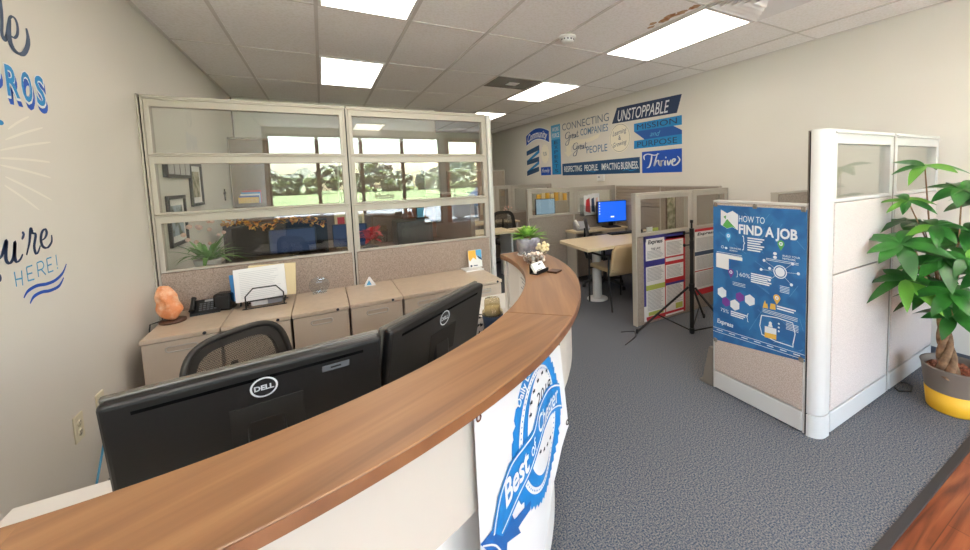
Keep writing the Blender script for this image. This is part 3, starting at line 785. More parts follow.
m.text('IMPACTING', -5.28, 1.615, FRW, height=.108, width=.47, h=.002, bold=.012); m.text('BUSINESS.', -4.78, 1.615, FRW, height=.11, width=.40, h=.002, bold=.016)
m.mat(2).stroke([(-5.70, 1.595), (-5.60, 1.605), (-5.52, 1.59), (-5.44, 1.602)], .012, FRW, .002); m.stroke([(-4.74, 1.592), (-4.64, 1.606), (-4.55, 1.586), (-4.42, 1.604)], .012, FRW, .002)
m.build('respecting_band', ['ink_teal', 'poster_white', 'ink_cyan'], mu)
m = MB(); m.text('CONNECTING', -6.50, 2.410, FRW, height=.130, width=1.44, bold=.0, h=.001); m.build('connecting_words', 'ink_steel', mu)
m = MB(); m.mat(0).text('COMPANIES', -5.885, 2.252, FRW, height=.118, width=.80, h=.001, bold=.008)
m.mat(0).text('PEOPLE', -5.705, 1.925, FRW, height=.120, width=.59, h=.001, bold=.008)
m.mat(1)
def great(x0, z0, k):
    for pts in ([(.42, .90), (.34, 1.05), (.15, .98), (.06, .72), (.16, .52), (.32, .62), (.36, .80), (.35, .40), (.26, .05), (.08, .02), (.10, .22), (.36, .48)], [(.44, .80), (.47, .52), (.47, .72), (.56, .80)], [(.57, .62), (.66, .72), (.62, .82), (.56, .62), (.62, .50), (.70, .56)], [(.82, .78), (.74, .76), (.71, .58), (.78, .52), (.83, .76), (.84, .54), (.89, .56)], [(.97, 1.02), (.93, .60), (.98, .54), (1.05, .62)], [(.88, .84), (1.06, .88)]):
        m.stroke([(x0 + x * .46 * k, z0 + z * .23 * k) for x, z in pts], .019, FRW, .0016, calli=1)
great(-6.42, 2.12, 1.0); great(-6.16, 1.90, .98)
m.build('great_words', ['ink_companies', 'ink_slate'], mu)
m = MB(); m.flat(P_([(5.30, 2.232), (5.36, 2.165), (5.55, 2.125), (5.85, 2.108), (6.08, 2.118), (6.20, 2.085), (6.22, 1.99), (6.16, 1.965), (6.31, 1.895), (6.46, 2.0), (6.37, 1.99), (6.37, 2.09), (6.30, 2.18), (6.12, 2.205), (5.85, 2.185), (5.62, 2.185), (5.45, 2.215)]), FRW, .0006)
m.build('swoosh_arrow', 'ink_cream', mu)
m = MB(); m.mat(0).disc(-4.80, 2.105, .255, .232, FRW, .001, 40)
m.mat(1).ringflat(-4.80, 2.105, .236, .215, .005, FRW, .0014, 40)
m.text('Learning', -4.80, 2.165, FRW, height=.075, width=.34, h=.002, shear=.4, align='C', rot=.12); m.text('&', -4.80, 2.075, FRW, height=.07, width=.06, h=.002, align='C'); m.text('Growing', -4.80, 1.985, FRW, height=.07, width=.34, h=.002, shear=.4, align='C', rot=.12)
m.build('cream_oval', ['ink_cream', 'ink_slate'], mu)
m = MB(); m.mat(0).rect(-6.93, 1.568, -6.575, 2.27, FRW, .0012); m.mat(2).rect(-6.93, 2.27, -6.575, 2.558, FRW, .0012)
m.mat(3).text('WORK', -6.752, 2.43, FRW, height=.085, width=.27, h=.002, align='C', bold=.01); m.text('FORCE', -6.752, 2.31, FRW, height=.085, width=.27, h=.002, align='C', bold=.01)
m.mat(1)
for k, ch in enumerate('EXPERTS'): m.text(ch, -6.752, 2.175 - .094 * k, FRW, height=.066, width=.13, h=.002, align='C')
m.build('workforce_column', ['ink_cyan', 'ink_navy', 'ink_sky', 'poster_white'], mu)
m = MB(); up = [(-8.06 + 1.04 * k / 16, 2.46 + .115 * math.sin(PI * k / 16) + .01 * k / 16) for k in range(17)]; lo = [(-8.06 + 1.04 * k / 16, 2.25 + .112 * math.sin(PI * k / 16) - .01 * k / 16) for k in range(17)]
m.mat(1).flat([(x + 0, z + .016) for x, z in up] + [(x, z - .016) for x, z in lo[::-1]], FRW, .0008); m.mat(0).flat(up + lo[::-1], FRW, .0014)
m.mat(1).text('Community', -7.54, 2.305, FRW, height=.16, width=.90, h=.002, shear=.30, align='C', bold=.02, bend=lambda x: .10 * math.cos(x * 3.0) - .02)
m.build('community_badge', ['ink_royal', 'poster_white'], mu)
m = MB()
Z = [(8.065, 2.12, 2.02, 7.45, 2.22, 2.112), (8.065, 1.905, 1.805, 7.475, 1.97, 1.868), (8.075, 1.668, 1.56, 7.49, 1.755, 1.655)]
m.mat(1); m.flat(P_([(7.45, 2.125), (8.065, 1.905), (8.065, 1.85), (7.45, 2.05)]), FRW, .0008); m.flat(P_([(7.475, 1.88), (8.07, 1.668), (8.07, 1.62), (7.475, 1.81)]), FRW, .0008)
for k, (ya, a, b, yb, c, d) in enumerate(Z):
    m.mat(0).flat(P_([(ya, a), (yb, c), (yb, d), (ya, b)]), FRW, .0014)
    m.mat(2).text(('INTEGRITY', 'TRUST', 'TEAMWORK')[k] if False else '', 0, 0, FRW) if False else None
    for q in range(8): m.mat(2).rect(-ya + .05 + q * .066, b + .03 + .0105 * q, -ya + .085 + q * .066, b + .065 + .0105 * q, FRW, .0018)
m.build('zigzag_ribbon', ['ink_teal', 'ink_cyan', 'ink_slate'], mu)
m = MB(); m.mat(0).flat([(-7.21 + (.175 if k % 2 == 0 else .150) * math.cos(2 * PI * k / 32), 2.01 + (.215 if k % 2 == 0 else .180) * math.sin(2 * PI * k / 32)) for k in range(32)], FRW, .001)
m.mat(1).text('FUN', -7.21, 1.97, FRW, height=.085, width=.16, h=.002, align='C'); m.build('cream_seal', ['ink_cream', 'ink_steel'], mu)
m = MB(); m.mat(0).rect(-7.405, 1.563, -6.985, 1.735, FRW, .0012); m.mat(1).text('Family', -7.195, 1.625, FRW, height=.075, width=.33, h=.002, align='C', shear=.35, bold=.006)
m.build('family_block', ['ink_royal', 'poster_white'], mu)
t = thing('thermostat', 'small white thermostat on the wall under the mural', 'thermostat', (XR, 5.29, 1.48))
MB().box(XR - .028, XR - .0002, 5.20, 5.38, 1.43, 1.545, .008).build('body', 'white_plastic', t)
MB().box(XR - .030, XR - .027, 5.30, 5.35, 1.485, 1.51).build('display', 'ink_grey', t)
# outlets on the left wall, with the cable
def outlet(y, z, lab, duplex):
    t = thing('wall_outlet', lab, 'wall outlet', (XL, y, z))
    MB().box(XL + .0005, XL + .007, y - .037, y + .037, z - .06, z + .06, .003).build('cover_plate', 'ivory_plastic', t)
    for s in ((-.021, .021) if duplex else (0,)):
        m = MB(); m.lathe([(.017, 0), (.017, .003), (.0, .003)], (XL + .006, y, z + s), 20, True, Matrix.Rotation(PI / 2, 4, 'Y')); sk = m.build('socket', 'ivory_plastic', t)
        m = MB()
        for dy in (-.006, .006): m.box(XL + .0088, XL + .0094, y + dy - .0012, y + dy + .0012, z + s - .001, z + s + .008)
        m.lathe([(.0025, 0), (.0, .0005)], (XL + .0092, y, z + s - .008), 10, True, Matrix.Rotation(PI / 2, 4, 'Y')); m.build('slots', 'ink_black', sk)
outlet(2.535, .478, 'ivory duplex wall outlet left of the big monitor, fully visible', True)
outlet(2.735, .485, 'ivory wall plate mostly hidden by the left edge of the big monitor', False)
tag(MB().tube([(XL + .012, 2.735, .43), (XL + .018, 2.70, .33), (XL + .02, 2.64, .26), (XL + .03, 2.55, .19), (XL + .05, 2.42, .05), (XL + .1, 2.3, .006), (XL + .2, 2.2, .006)], .0045, 8).build('network_cable', 'cable_blue'), 'thin blue network cable hanging down the left wall', 'cable')
# ================================================================ MONITORS ON THE DESK
emit('screen_idle', (120, 146, 172), 0.45)
def monitor(name, label, loc, rotz, W=.55, Hh=.322, z0=.768, back=True, screen='screen_blue', brand=True, group=None, base_z=.74, tilt=0.0, sticker=True):
    # local: centred, screen faces +y, back faces -y
    if screen == 'screen_blue' and brand: screen = 'screen_idle'
    t = thing(name, label, 'monitor', loc, rotz, group); zb = loc[2]
    z0 -= base_z; z1 = z0 + Hh; h = W / 2
    TM = Matrix.Translation((0, 0, z1)) @ Matrix.Rotation(tilt, 4, 'X') @ Matrix.Translation((0, 0, -z1))
    f = MB(); f.box(-h, h, -.002, .016, z0, z1, .006, 2); f.warp(lambda p: TM @ p).build('bezel', 'bezel_grey' if brand else 'black_plastic', t, world=False)
    f = MB(); sh = [(h - .001, -.002), (h - .006, -.022), (h - .02, -.030)]
    f.box(-h + .001, h - .001, -.033, -.001, z0 + .001, z1 - .001, .011, 3); f.warp(lambda p: TM @ p).build('back_shell', 'black_plastic', t, world=False)
    MB().box(-h + .010, h - .010, .0155, .0168, z0 + .016, z1 - .010).warp(lambda p: TM @ p).build('screen', screen, t, world=False)
    MB().box(-.04, .04, -.045 + .20 * tilt, -.028 + .20 * tilt, .02, z0 + Hh * .55, .006).build('neck', 'black_plastic', t, world=False)
    MB().box(-.12, .12, -.12, .07, 0, .014, .006).build('base', 'black_plastic', t, world=False)
    fb = (V((0, -.0335, 0)), V((1, 0, 0)), V((0, 0, 1)), V((0, -1, 0)))
    if brand:
        f = MB(); f.box(-h + .05, h - .05, -.0336, -.0325, z1 - .035, z1 - .027); f.warp(lambda p: TM @ p).build('vent_slot', 'slot_black', t, world=False)
        f = MB(); f.ringflat(0, z1 - .056, .028, .0275, .0042, fb, .0014, 40); f.text('DELL', 0, z1 - .063, fb, height=.0135, width=.040, h=.0014, bold=.04, align='C'); f.warp(lambda p: TM @ p).build('logo', 'logo_silver', t, world=False)
        f = MB(); f.box(-.07, .08, -.0345, -.0325, z1 - .20, z1 - .098, .0005); f.warp(lambda p: TM @ p).build('mount_cover', 'black_matte', t, world=False)
        if not sticker: return t
        f = MB(); f.box(.125, .190, -.0339, -.0325, z1 - .062, z1 - .045); st_ = f.warp(lambda p: TM @ p).build('label_sticker', 'sticker_grey', t, world=False)
        f = MB(); f.box(.145, .170, -.0342, -.0338, z1 - .056, z1 - .051); f.warp(lambda p: TM @ p).build('label_print', 'black_matte', st_, world=False)
    return t
monitor('computer_monitor', 'big black monitor seen from behind, centre foreground, left of its twin', (-.158, 1.189 + .014, .742), math.radians(6.4), W=.552, tilt=math.radians(11), group='monitors on the reception desk')
monitor('computer_monitor', 'black monitor seen from behind, angled, right of its larger looking twin', (.337, 1.404 + .015, .742), math.radians(39.6), W=.545, tilt=math.radians(11), sticker=False, group='monitors on the reception desk')
# tumbler, papers, bag on the desk
t = thing('tumbler', 'navy tumbler with clear amber lid on the white desk behind counter', 'tumbler', (.658, 1.722, .74))
MB().lathe([(.0, .742), (.034, .742), (.038, .75), (.046, .86), (.050, .885), (.0, .885)], (.658, 1.722, 0), 28).build('body', 'navy_insulated', t)
MB().lathe([(.047, .8855), (.050, .893), (.048, .905), (.039, .91), (.037, .952), (.034, .962), (.0, .962)], (.658, 1.722, 0), 28).build('lid', 'amber_glass', t)
MB().lathe([(.0, .887), (.036, .887), (.035, .928), (.0, .928)], (.658, 1.722, 0), 24).build('inner_cup', 'clear_amber', t)
MB().tube([(.701, 1.707, .87), (.738, 1.692, .875), (.748, 1.690, .90), (.735, 1.694, .92)], .006).build('handle', 'white_plastic', t)
b = MB(); b.box(.52, .70, 1.73, 1.84, .7425, .86, .03, 3, Matrix.Translation((.575, 1.80, 0)) @ Matrix.Rotation(.6, 4, 'Z') @ Matrix.Translation((-.61, -1.785, 0)))
tag(b.build('patterned_pouch', 'pattern_bag'), 'black and white patterned pouch on the desk beside navy tumbler', 'pouch')
p_ = MB(); p_.box(.60, .80, 2.08, 2.36, .7415, .745, mtx=None); tag(p_.build('paper_stack', 'paper_white'), 'white papers lying on the desk behind the navy tumbler', 'papers')
t = thing('notice_sheet', 'printed white sheet fixed inside the counter under the far end', 'paper', (CX + 1.335, CY, .9))
f = MB(); f.arc(CX, CY, 1.3415, 1.3435, -22, -9, .80, 1.02, 10); f.build('sheet', 'paper_white', t)
f = MB()
for k in range(9): f.arc(CX, CY, 1.3405, 1.3412, -20.5, -11 - (k % 3), .985 - .018 * k, .991 - .018 * k, 8)
f.build('print', 'ink_grey', t)
# ================================================================ ITEMS ON THE COUNTER TOP
px, py = 1.075, 2.165 - .01
px = CX + 1.44 * math.cos(math.radians(-2.0)); py = CY + 1.44 * math.sin(math.radians(-2.0))
px, py = 1.035, 2.075
t = thing('potted_succulent', 'green succulent in a grey stone pot at the far end of counter', 'potted plant', (px, py, 1.0705))
MB().lathe([(.0, .001), (.052, .001), (.058, .008), (.072, .085), (.076, .105), (.070, .107), (.066, .095), (.0, .095)], (px, py, 1.0705), 32).build('pot', 'stone_pot', t)
MB().lathe([(.0, .0955), (.064, .0955), (.0, .102)], (px, py, 1.0705), 24).build('soil', 'bark', t)
MB().lathe([(.0, -.0002), (.066, -.0002), (.068, .003), (.0, .003)], (px, py, 1.0705), 28).build('saucer', 'white_plastic', t)
def leaf_geo(m, base, dirv, up, L, W, droop=.2, fold=.15, n=6, cup=0.0):
    d = V(dirv).normalized(); u = V(up); sd = d.cross(u)
    if sd.length < 1e-4: sd = d.orthogonal()
    sd.normalize(); u = sd.cross(d).normalized()
    vs = []; fs = []
    for i in range(n + 1):
        q = i / n
        w = W * (math.sin(PI * min(1, q ** .85)) ** .8) * .5 if 0 < q < 1 else 0.0015
        c = V(base) + d * (L * q) - V((0, 0, 1)) * (droop * L * q * q) + u * (cup * L * q * q)
        vs += [c + sd * w + u * fold * w, c, c - sd * w + u * fold * w]
    for i in range(n):
        a = 3 * i; fs += [(a, a + 3, a + 4, a + 1), (a + 1, a + 4, a + 5, a + 2)]
    m._add(vs, fs, True)
rs = random.Random(11); m = MB()
for ring, (cnt, el, L) in enumerate(((16, .15, .105), (15, .40, .095), (12, .75, .080), (9, 1.1, .065), (5, 1.4, .05))):
    for k in range(cnt):
        a = 2 * PI * (k + .4 * ring) / cnt + rs.uniform(-.15, .15); e = el + rs.uniform(-.12, .12)
        d = (math.cos(a) * math.cos(e), math.sin(a) * math.cos(e), math.sin(e))
        leaf_geo(m, (px + .02 * math.cos(a), py + .02 * math.sin(a), 1.0705 + .100 + .006 * ring), d, (0, 0, 1), L * rs.uniform(.85, 1.1), .026, .1, .35)
m.build('leaves', 'leaf_succulent', t)
bx, by = .955, 1.845
t = thing('candy_bowl', 'clear plastic bowl of pale sweets beside the stone pot on counter', 'bowl', (bx, by, 1.0705))
MB().lathe([(.0, .001), (.042, .001), (.046, .004), (.066, .052), (.068, .054), (.064, .054), (.044, .008), (.0, .006)], (bx, by, 1.0705), 28).build('bowl', 'acrylic', t)
m = MB(); rs = random.Random(4)
for k in range(46):
    a = rs.uniform(0, 2 * PI); r = .052 * math.sqrt(rs.random()); z = 1.0705 + rs.uniform(.014, .055) - .25 * r
    tb = bmesh.new(); bmesh.ops.create_icosphere(tb, subdivisions=1, radius=rs.uniform(.008, .012))
    for v in tb.verts: v.co = v.co + V((bx + r * math.cos(a), by + r * math.sin(a), z))
    m._merge(tb, True)
c = m.build('sweets', 'candy', t); c['kind'] = 'stuff'
t = thing('dried_flower_bunch', 'small bunch of dried beige flowers behind the candy bowl', 'flowers', (1.045, 1.905, 1.0705))
m = MB(); rs = random.Random(8)
for k in range(14):
    a = rs.uniform(0, 2 * PI); r = rs.uniform(.01, .035)
    p = V((1.045 + r * math.cos(a), 1.905 + r * math.sin(a), 1.0705 + rs.uniform(.045, .085)))
    m.tube([(1.045, 1.905, 1.071), p], .0015, 5)
m.build('stems', 'bark', t); m = MB(); rs = random.Random(8)
for k in range(14):
    a = rs.uniform(0, 2 * PI); r = rs.uniform(.01, .035)
    p = V((1.045 + r * math.cos(a), 1.905 + r * math.sin(a), 1.0705 + rs.uniform(.045, .085)))
    tb = bmesh.new(); bmesh.ops.create_icosphere(tb, subdivisions=1, radius=.013)
    for v in tb.verts: v.co = v.co + p
    m._merge(tb, True)
m.build('flower_heads', 'manila', t)
# business card holder
t = thing('business_card_holder', 'holder of white business cards leaning on the counter top', 'card holder', (.875, 1.63, 1.0705), math.radians(28))
f = MB(); f.box(-.05, .05, -.012, .028, 0.0005, .006, .002); f.box(-.05, .05, -.014, -.011, .0005, .018); f.box(-.05, .05, .026, .029, .0005, .045, mtx=None); f.build('holder', 'black_plastic', t, world=False)
f = MB(); mt = Matrix.Translation((0, -.009, .007)) @ Matrix.Rotation(-.62, 4, 'X')
f.box(-.0445, .0445, 0, .014, 0, .052, .001, 1, mt); cards = f.build('cards', 'paper_white', t, world=False)
f = MB(); f.box(.0, .022, -.0006, .0002, .036, .042, mtx=mt); f.box(-.035, .01, -.0006, .0002, .012, .015, mtx=mt); f.build('card_print', 'ink_black', cards, world=False)
tag(MB().box(.910, .965, 1.575, 1.630, 1.0705, 1.079, .003, 2, Matrix.Translation((.9375, 1.60, 0)) @ Matrix.Rotation(.55, 4, 'Z') @ Matrix.Translation((-.9375, -1.60, 0))).build('card_tray', 'wood_dark'), 'small dark square coaster lying right of the white business cards', 'coaster')
# ================================================================ FILE CABINETS
pm('handle_recess', (182, 164, 148), 0.4)
ex = [-.935, -.582, -.226, .110, .462, 1.250]; yf, yb, zt = 3.02, 3.590, .682
cabl = ['beige file pedestal at the left wall under the salt lamp', 'beige file pedestal under the black phone and paper sorter', 'beige file pedestal under the clear acrylic disc', 'beige file pedestal between the two monitors, under paper triangle', 'wide beige lateral file cabinet under the postcard, at the right end']
for i in range(5):
    a, b = ex[i] + .002, ex[i + 1] - .002
    t = thing('file_cabinet', cabl[i], 'file cabinet', ((a + b) / 2, yf, 0), 0, 'beige file cabinets along the glass partition')
    MB().box(a + .004, b - .004, yf + .024, yb, .0, zt - .028, .002, 1).build('body', 'beige_metal', t)
    tp = MB().box(a, b, yf - .004, yb + .002, zt - .026, zt, .004, 2).build('top', 'beige_top', t)
    rows = [(.372, .652), (.05, .368)] if i < 4 else [(.36, .652), (.05, .356)]
    for (z0, z1) in rows:
        dr = MB().box(a + .006, b - .006, yf, yf + .023, z0, z1, .004, 2).build('drawer', 'beige_metal', t)
        if i < 4: spans = [(a + .105, b - .105)]
        else: spans = [(a + .10, a + .27), (b - .27, b - .10)]
        for (h0, h1) in spans:
            zc = z1 - .048; m = MB(); pts = []
            r = .015
            for k in range(13):
                an = PI / 2 + PI * k / 12; pts.append((h0 + r + r * math.cos(an), zc + r * math.sin(an)))
            for k in range(13):
                an = -PI / 2 + PI * k / 12; pts.append((h1 - r + r * math.cos(an), zc + r * math.sin(an)))
            m.mat(0).tube([(x, yf - .001, z) for x, z in pts], .0042, 8, closed=True)
            m.mat(1).prism(pts, FR((0, yf - .0005, 0), (1, 0, 0), (0, 0, 1)), .0012)
            m.build('handle', ['cream_laminate', 'handle_recess'], dr)
    m = MB(); m.lathe([(.0, 0), (.009, 0), (.009, .004), (.0, .004)], (b - .07 if i < 4 else b - .04, yf - .004, zt - .014), 16, True, Matrix.Rotation(PI / 2, 4, 'X')); m.build('lock', 'ink_black', t)
# salt lamp
sx, sy, sz = -.865, 3.33, zt
t = thing('salt_lamp', 'orange salt rock lamp on the leftmost file cabinet', 'salt lamp', (sx, sy, sz))
MB().lathe([(.0, .001), (.062, .001), (.066, .006), (.064, .018), (.0, .018)], (sx, sy, sz), 28).build('base', 'wood_dark', t)
tb = bmesh.new(); bmesh.ops.create_icosphere(tb, subdivisions=4, radius=1.0)
rs = random.Random(2); planes = [(V((rs.uniform(-1, 1), rs.uniform(-1, 1), rs.uniform(-1, 1))).normalized(), rs.uniform(.78, .95)) for k in range(22)]
for v in tb.verts:
    p = v.co.copy()
    for (nn_, dd_) in planes:
        ex_ = p.dot(nn_) - dd_
        if ex_ > 0: p -= nn_ * ex_ * .85
    q = (p.z + 1) / 2
    wx = .086 * (1 - .46 * q) * (1 - .16 * math.exp(-((q - .50) / .12) ** 2)); lean = -.030 * q + .006 * (1 - q)
    v.co = V((sx + p.x * wx + lean, sy + p.y * wx * .85, sz + .0165 + (q) * .232))
m = MB(); m._merge(tb, True); m.build('salt_rock', 'salt', t)
tag(MB().tube([(sx - .05, sy + .03, sz + .006), (sx - .075, sy + .03, sz + .008), (sx - .105, sy + .0, sz + .006), (sx - .112, sy - .02, sz - .08), (sx - .112, sy - .02, sz - .5)], .004, 8).build('lamp_cord', 'black_matte'), 'black cord from the salt lamp down the gap by the wall', 'cord')
# desk phone
t = thing('desk_phone', 'black desk phone with keypad between salt lamp and black cube', 'phone', (-.735, 3.45, zt), math.radians(4)); t.scale = (.80, .80, .80)
mt = Matrix.Rotation(math.radians(32), 4, 'X')
f = MB(); f.prism([(-.07, .001), (.075, .001), (.075, .095), (.06, .10), (-.07, .022)], FR((-.085, 0, 0), (0, 1, 0), (0, 0, 1)), .19); f.build('body', 'black_plastic', t, world=False)
kf = (V((0, -.07, .0225)), V((1, 0, 0)), V((0, .13, .078)).normalized(), V((1, 0, 0)).cross(V((0, .13, .078)).normalized()))
f = MB()
for r_ in range(4):
    for c_ in range(5): f.prism([(-.03 + .024 * c_ + x_, .02 + .024 * r_ + y_) for x_, y_ in ((0, 0), (.017, 0), (.017, .013), (0, .013))], kf, .003)
for o_ in range(1): pass
f.build('keypad', 'sticker_grey', t, world=False)
f = MB(); f.prism([(.0, .118), (.09, .118), (.09, .142), (.0, .142)], kf, .002); f.build('display', 'ink_grey', t, world=False)
f = MB(); f.tube([(-.072, -.065, .045), (-.072, -.04, .062), (-.072, .04, .108), (-.072, .065, .115)], [.02, .015, .015, .02], 12); f.build('handset', 'black_plastic', t, world=False)
t = thing('cube_speaker', 'small black cube beside the desk phone on file cabinet', 'speaker', (-.625, 3.46, zt), math.radians(-12))
MB().box(-.052, .052, -.05, .05, .0005, .118, .016, 3).build('body', 'black_gloss', t, world=False)
MB().box(-.04, .04, -.0525, -.049, .014, .104, .006, 2).build('front_grille', 'black_matte', t, world=False)
m = MB(); m.tube([(.045, .02, .09), (.07, .03, .10), (.085, .02, .06), (.083, .0, .005)], .005, 8); m.build('cord', 'black_matte', t, world=False)
# wire sorter with papers
t = thing('wire_file_sorter', 'black wire sorter standing on the second file cabinet', 'file sorter', (-.40, 3.42, zt))
for k, y_ in enumerate((3.345, 3.42, 3.495)):
    z_ = zt + .006; hgt = (.135, .15, .165)[k]
    MB().tube([(-.50, y_, z_), (-.50, y_, z_ + hgt * .62), (-.455, y_, z_ + hgt), (-.325, y_, z_ + hgt), (-.285, y_, z_ + hgt * .62), (-.285, y_, z_)], .0042, 8).build('wire_hoop', 'black_matte', t)
MB().box(-.52, -.27, 3.34, 3.346, zt + .001, zt + .007).build('rail', 'black_matte', t); MB().box(-.52, -.27, 3.492, 3.498, zt + .001, zt + .007).build('rail', 'black_matte', t)
MB().box(-.505, -.28, 3.34, 3.50, zt + .0505, zt + .0535, .001, 1).build('shelf', 'black_matte', t)
def sheet(lab, x0, x1, y_, z0, z1, mat_, tilt, name='paper_stack', thick=.012, pr=True, roty=0.0, cat='papers'):
    t = thing(name, lab, cat, ((x0 + x1) / 2, y_, z0)); mt = Matrix.Rotation(roty, 4, 'Y') @ Matrix.Rotation(tilt, 4, 'X'); hw = (x1 - x0) / 2
    f = MB(); f.box(-hw, hw, 0, thick, 0, z1 - z0, .0015, 1, mt); s_ = f.build('sheets', mat_, t, world=False)
    if pr:
        f = MB(); rs = random.Random(int(abs(x0) * 1000))
        for k in range(15): f.box(-hw + .03, hw - .03 - rs.uniform(0, .06), -.0008, .0, (z1 - z0) - .028 - .0125 * k, (z1 - z0) - .0255 - .0125 * k, mtx=mt)
        f.build('print', 'ink_pale', s_, world=False)
    return t
zs = zt + .0545
sheet('white printed form at the front of the black wire sorter', -.555, -.265, 3.365, zs, .962, 'paper_white', -.12, roty=-.03)
sheet('manila folders sticking out right behind the white form in sorter', -.490, -.215, 3.395, zs, .965, 'manila', -.10, 'manila_folder', .03, False, 0.05, 'folder')
sheet('blue folder edge showing left of the white form in the sorter', -.585, -.34, 3.440, zs, .92, 'blue_folder', -.06, 'blue_folder', .008, False, -.05, 'folder')
t = sheet('small white note cards on the lower level of the wire sorter', -.478, -.385, 3.39, zt + .008, zt + .042, 'paper_white', 0, 'note_cards', .06, False, 0, 'note cards')
t = sheet('small lilac note cards on the lower level of the wire sorter', -.383, -.300, 3.39, zt + .008, zt + .044, 'ink_grey', 0, 'note_cards', .06, False, 0, 'note cards')
# acrylic disc
t = thing('acrylic_award', 'round clear acrylic disc on the third file cabinet', 'award', (-.068, 3.50, zt))
m = MB(); mtx = Matrix.Rotation(PI / 2 + .15, 4, 'X'); m.lathe([(.0, -.0015), (.068, -.0015), (.069, 0), (.068, .0015), (.0, .0015)], (-.068, 3.50, zt + .064), 36, True, mtx); m.build('disc', 'acrylic', t)
MB().box(-.115, -.02, 3.48, 3.53, zt + .0005, zt + .008, .003).build('stand', 'acrylic', t)
MB().box(-.088, -.048, 3.4885, 3.490, zt + .083, zt + .095).build('engraving', 'ink_grey', t)
t = thing('paper_tent', 'tiny white paper triangle with blue print on fourth file cabinet', 'paper tent', (.285, 3.50, zt))
f = MB(); f.prism([(-.045, .0005), (.045, .0005), (.004, .075), (-.004, .075)], FR((.285, 3.48, zt), (1, 0, 0), (0, 0, 1)), -.004); f.build('panel', 'paper_white', t); f = MB(); f.prism([(-.04, .0005), (.04, .0005), (.004, .072), (-.004, .072)], FR((.285, 3.53, zt), (1, 0, 0), (0, -.3, 1)), -.004); f.build('panel', 'paper_white', t)
MB().flat([(-.028, .010), (.012, .010), (-.006, .05)], FR((.285, 3.4795, zt), (1, 0, 0), (0, 0, 1))).build('print', 'ink_sky', t)
# postcard and its papers
t = thing('postcard_stand', 'yellow and blue postcard standing on the lateral file cabinet', 'postcard', (1.20, 3.535, zt + .012))
fr_ = FR((1.20, 3.525, zt + .0125), (1, 0, 0), (0, .12, 1))
MB().prism([(-.066, 0), (.066, 0), (.066, .165), (-.066, .165)], fr_, -.003).build('card', 'paper_white', t)
m = MB(); m.mat(0).flat([(-.064, .085), (-.05, .062), (-.02, .095), (.01, .07), (.01, .163), (-.064, .163)], fr_, .0006); m.mat(1).flat([(.01, .163), (.01, .12), (.064, .085), (.064, .163)], fr_, .0006); m.mat(2).flat([(.01, .118), (.064, .083), (.064, .06), (.035, .08)], fr_, .0006)
m.mat(3).disc(-.042, .018, .010, .010, fr_, .0006, 16); m.mat(3).rect(-.02, .014, .02, .022, fr_, .0006); m.build('print', ['card_yellow', 'ink_sky', 'ink_teal', 'ink_navy'], t)
tag(MB().box(1.075, 1.245, 3.43, 3.585, zt + .0006, zt + .0115, .001, 1).build('paper_stack', 'paper_white'), 'flat white paper pad under the yellow and blue postcard', 'paper pad')
# ================================================================ CHAIRS
def mesh_mat():
    m = bpy.data.materials.new('mesh_fabric'); m.use_nodes = True; nt = m.node_tree
    b = nt.nodes['Principled BSDF']; b.inputs['Base Color'].default_value = rgb((66, 60, 52)); b.inputs['Roughness'].default_value = .8
    tr = nt.nodes.new('ShaderNodeBsdfTransparent'); mx = nt.nodes.new('ShaderNodeMixShader')
    tc = nt.nodes.new('ShaderNodeTexCoord'); ck = nt.nodes.new('ShaderNodeTexChecker'); ck.inputs['Scale'].default_value = 230
    mp = nt.nodes.new('ShaderNodeMapRange'); mp.inputs['To Min'].default_value = .38; mp.inputs['To Max'].default_value = .85
    nt.links.new(tc.outputs['Object'], ck.inputs['Vector']); nt.links.new(ck.outputs['Fac'], mp.inputs['Value'])
    nt.links.new(mp.outputs[0], mx.inputs[0]); nt.links.new(tr.outputs[0], mx.inputs[1]); nt.links.new(b.outputs[0], mx.inputs[2])
    nt.links.new(mx.outputs[0], nt.nodes['Material Output'].inputs['Surface']); MATS['mesh_fabric'] = m
mesh_mat()
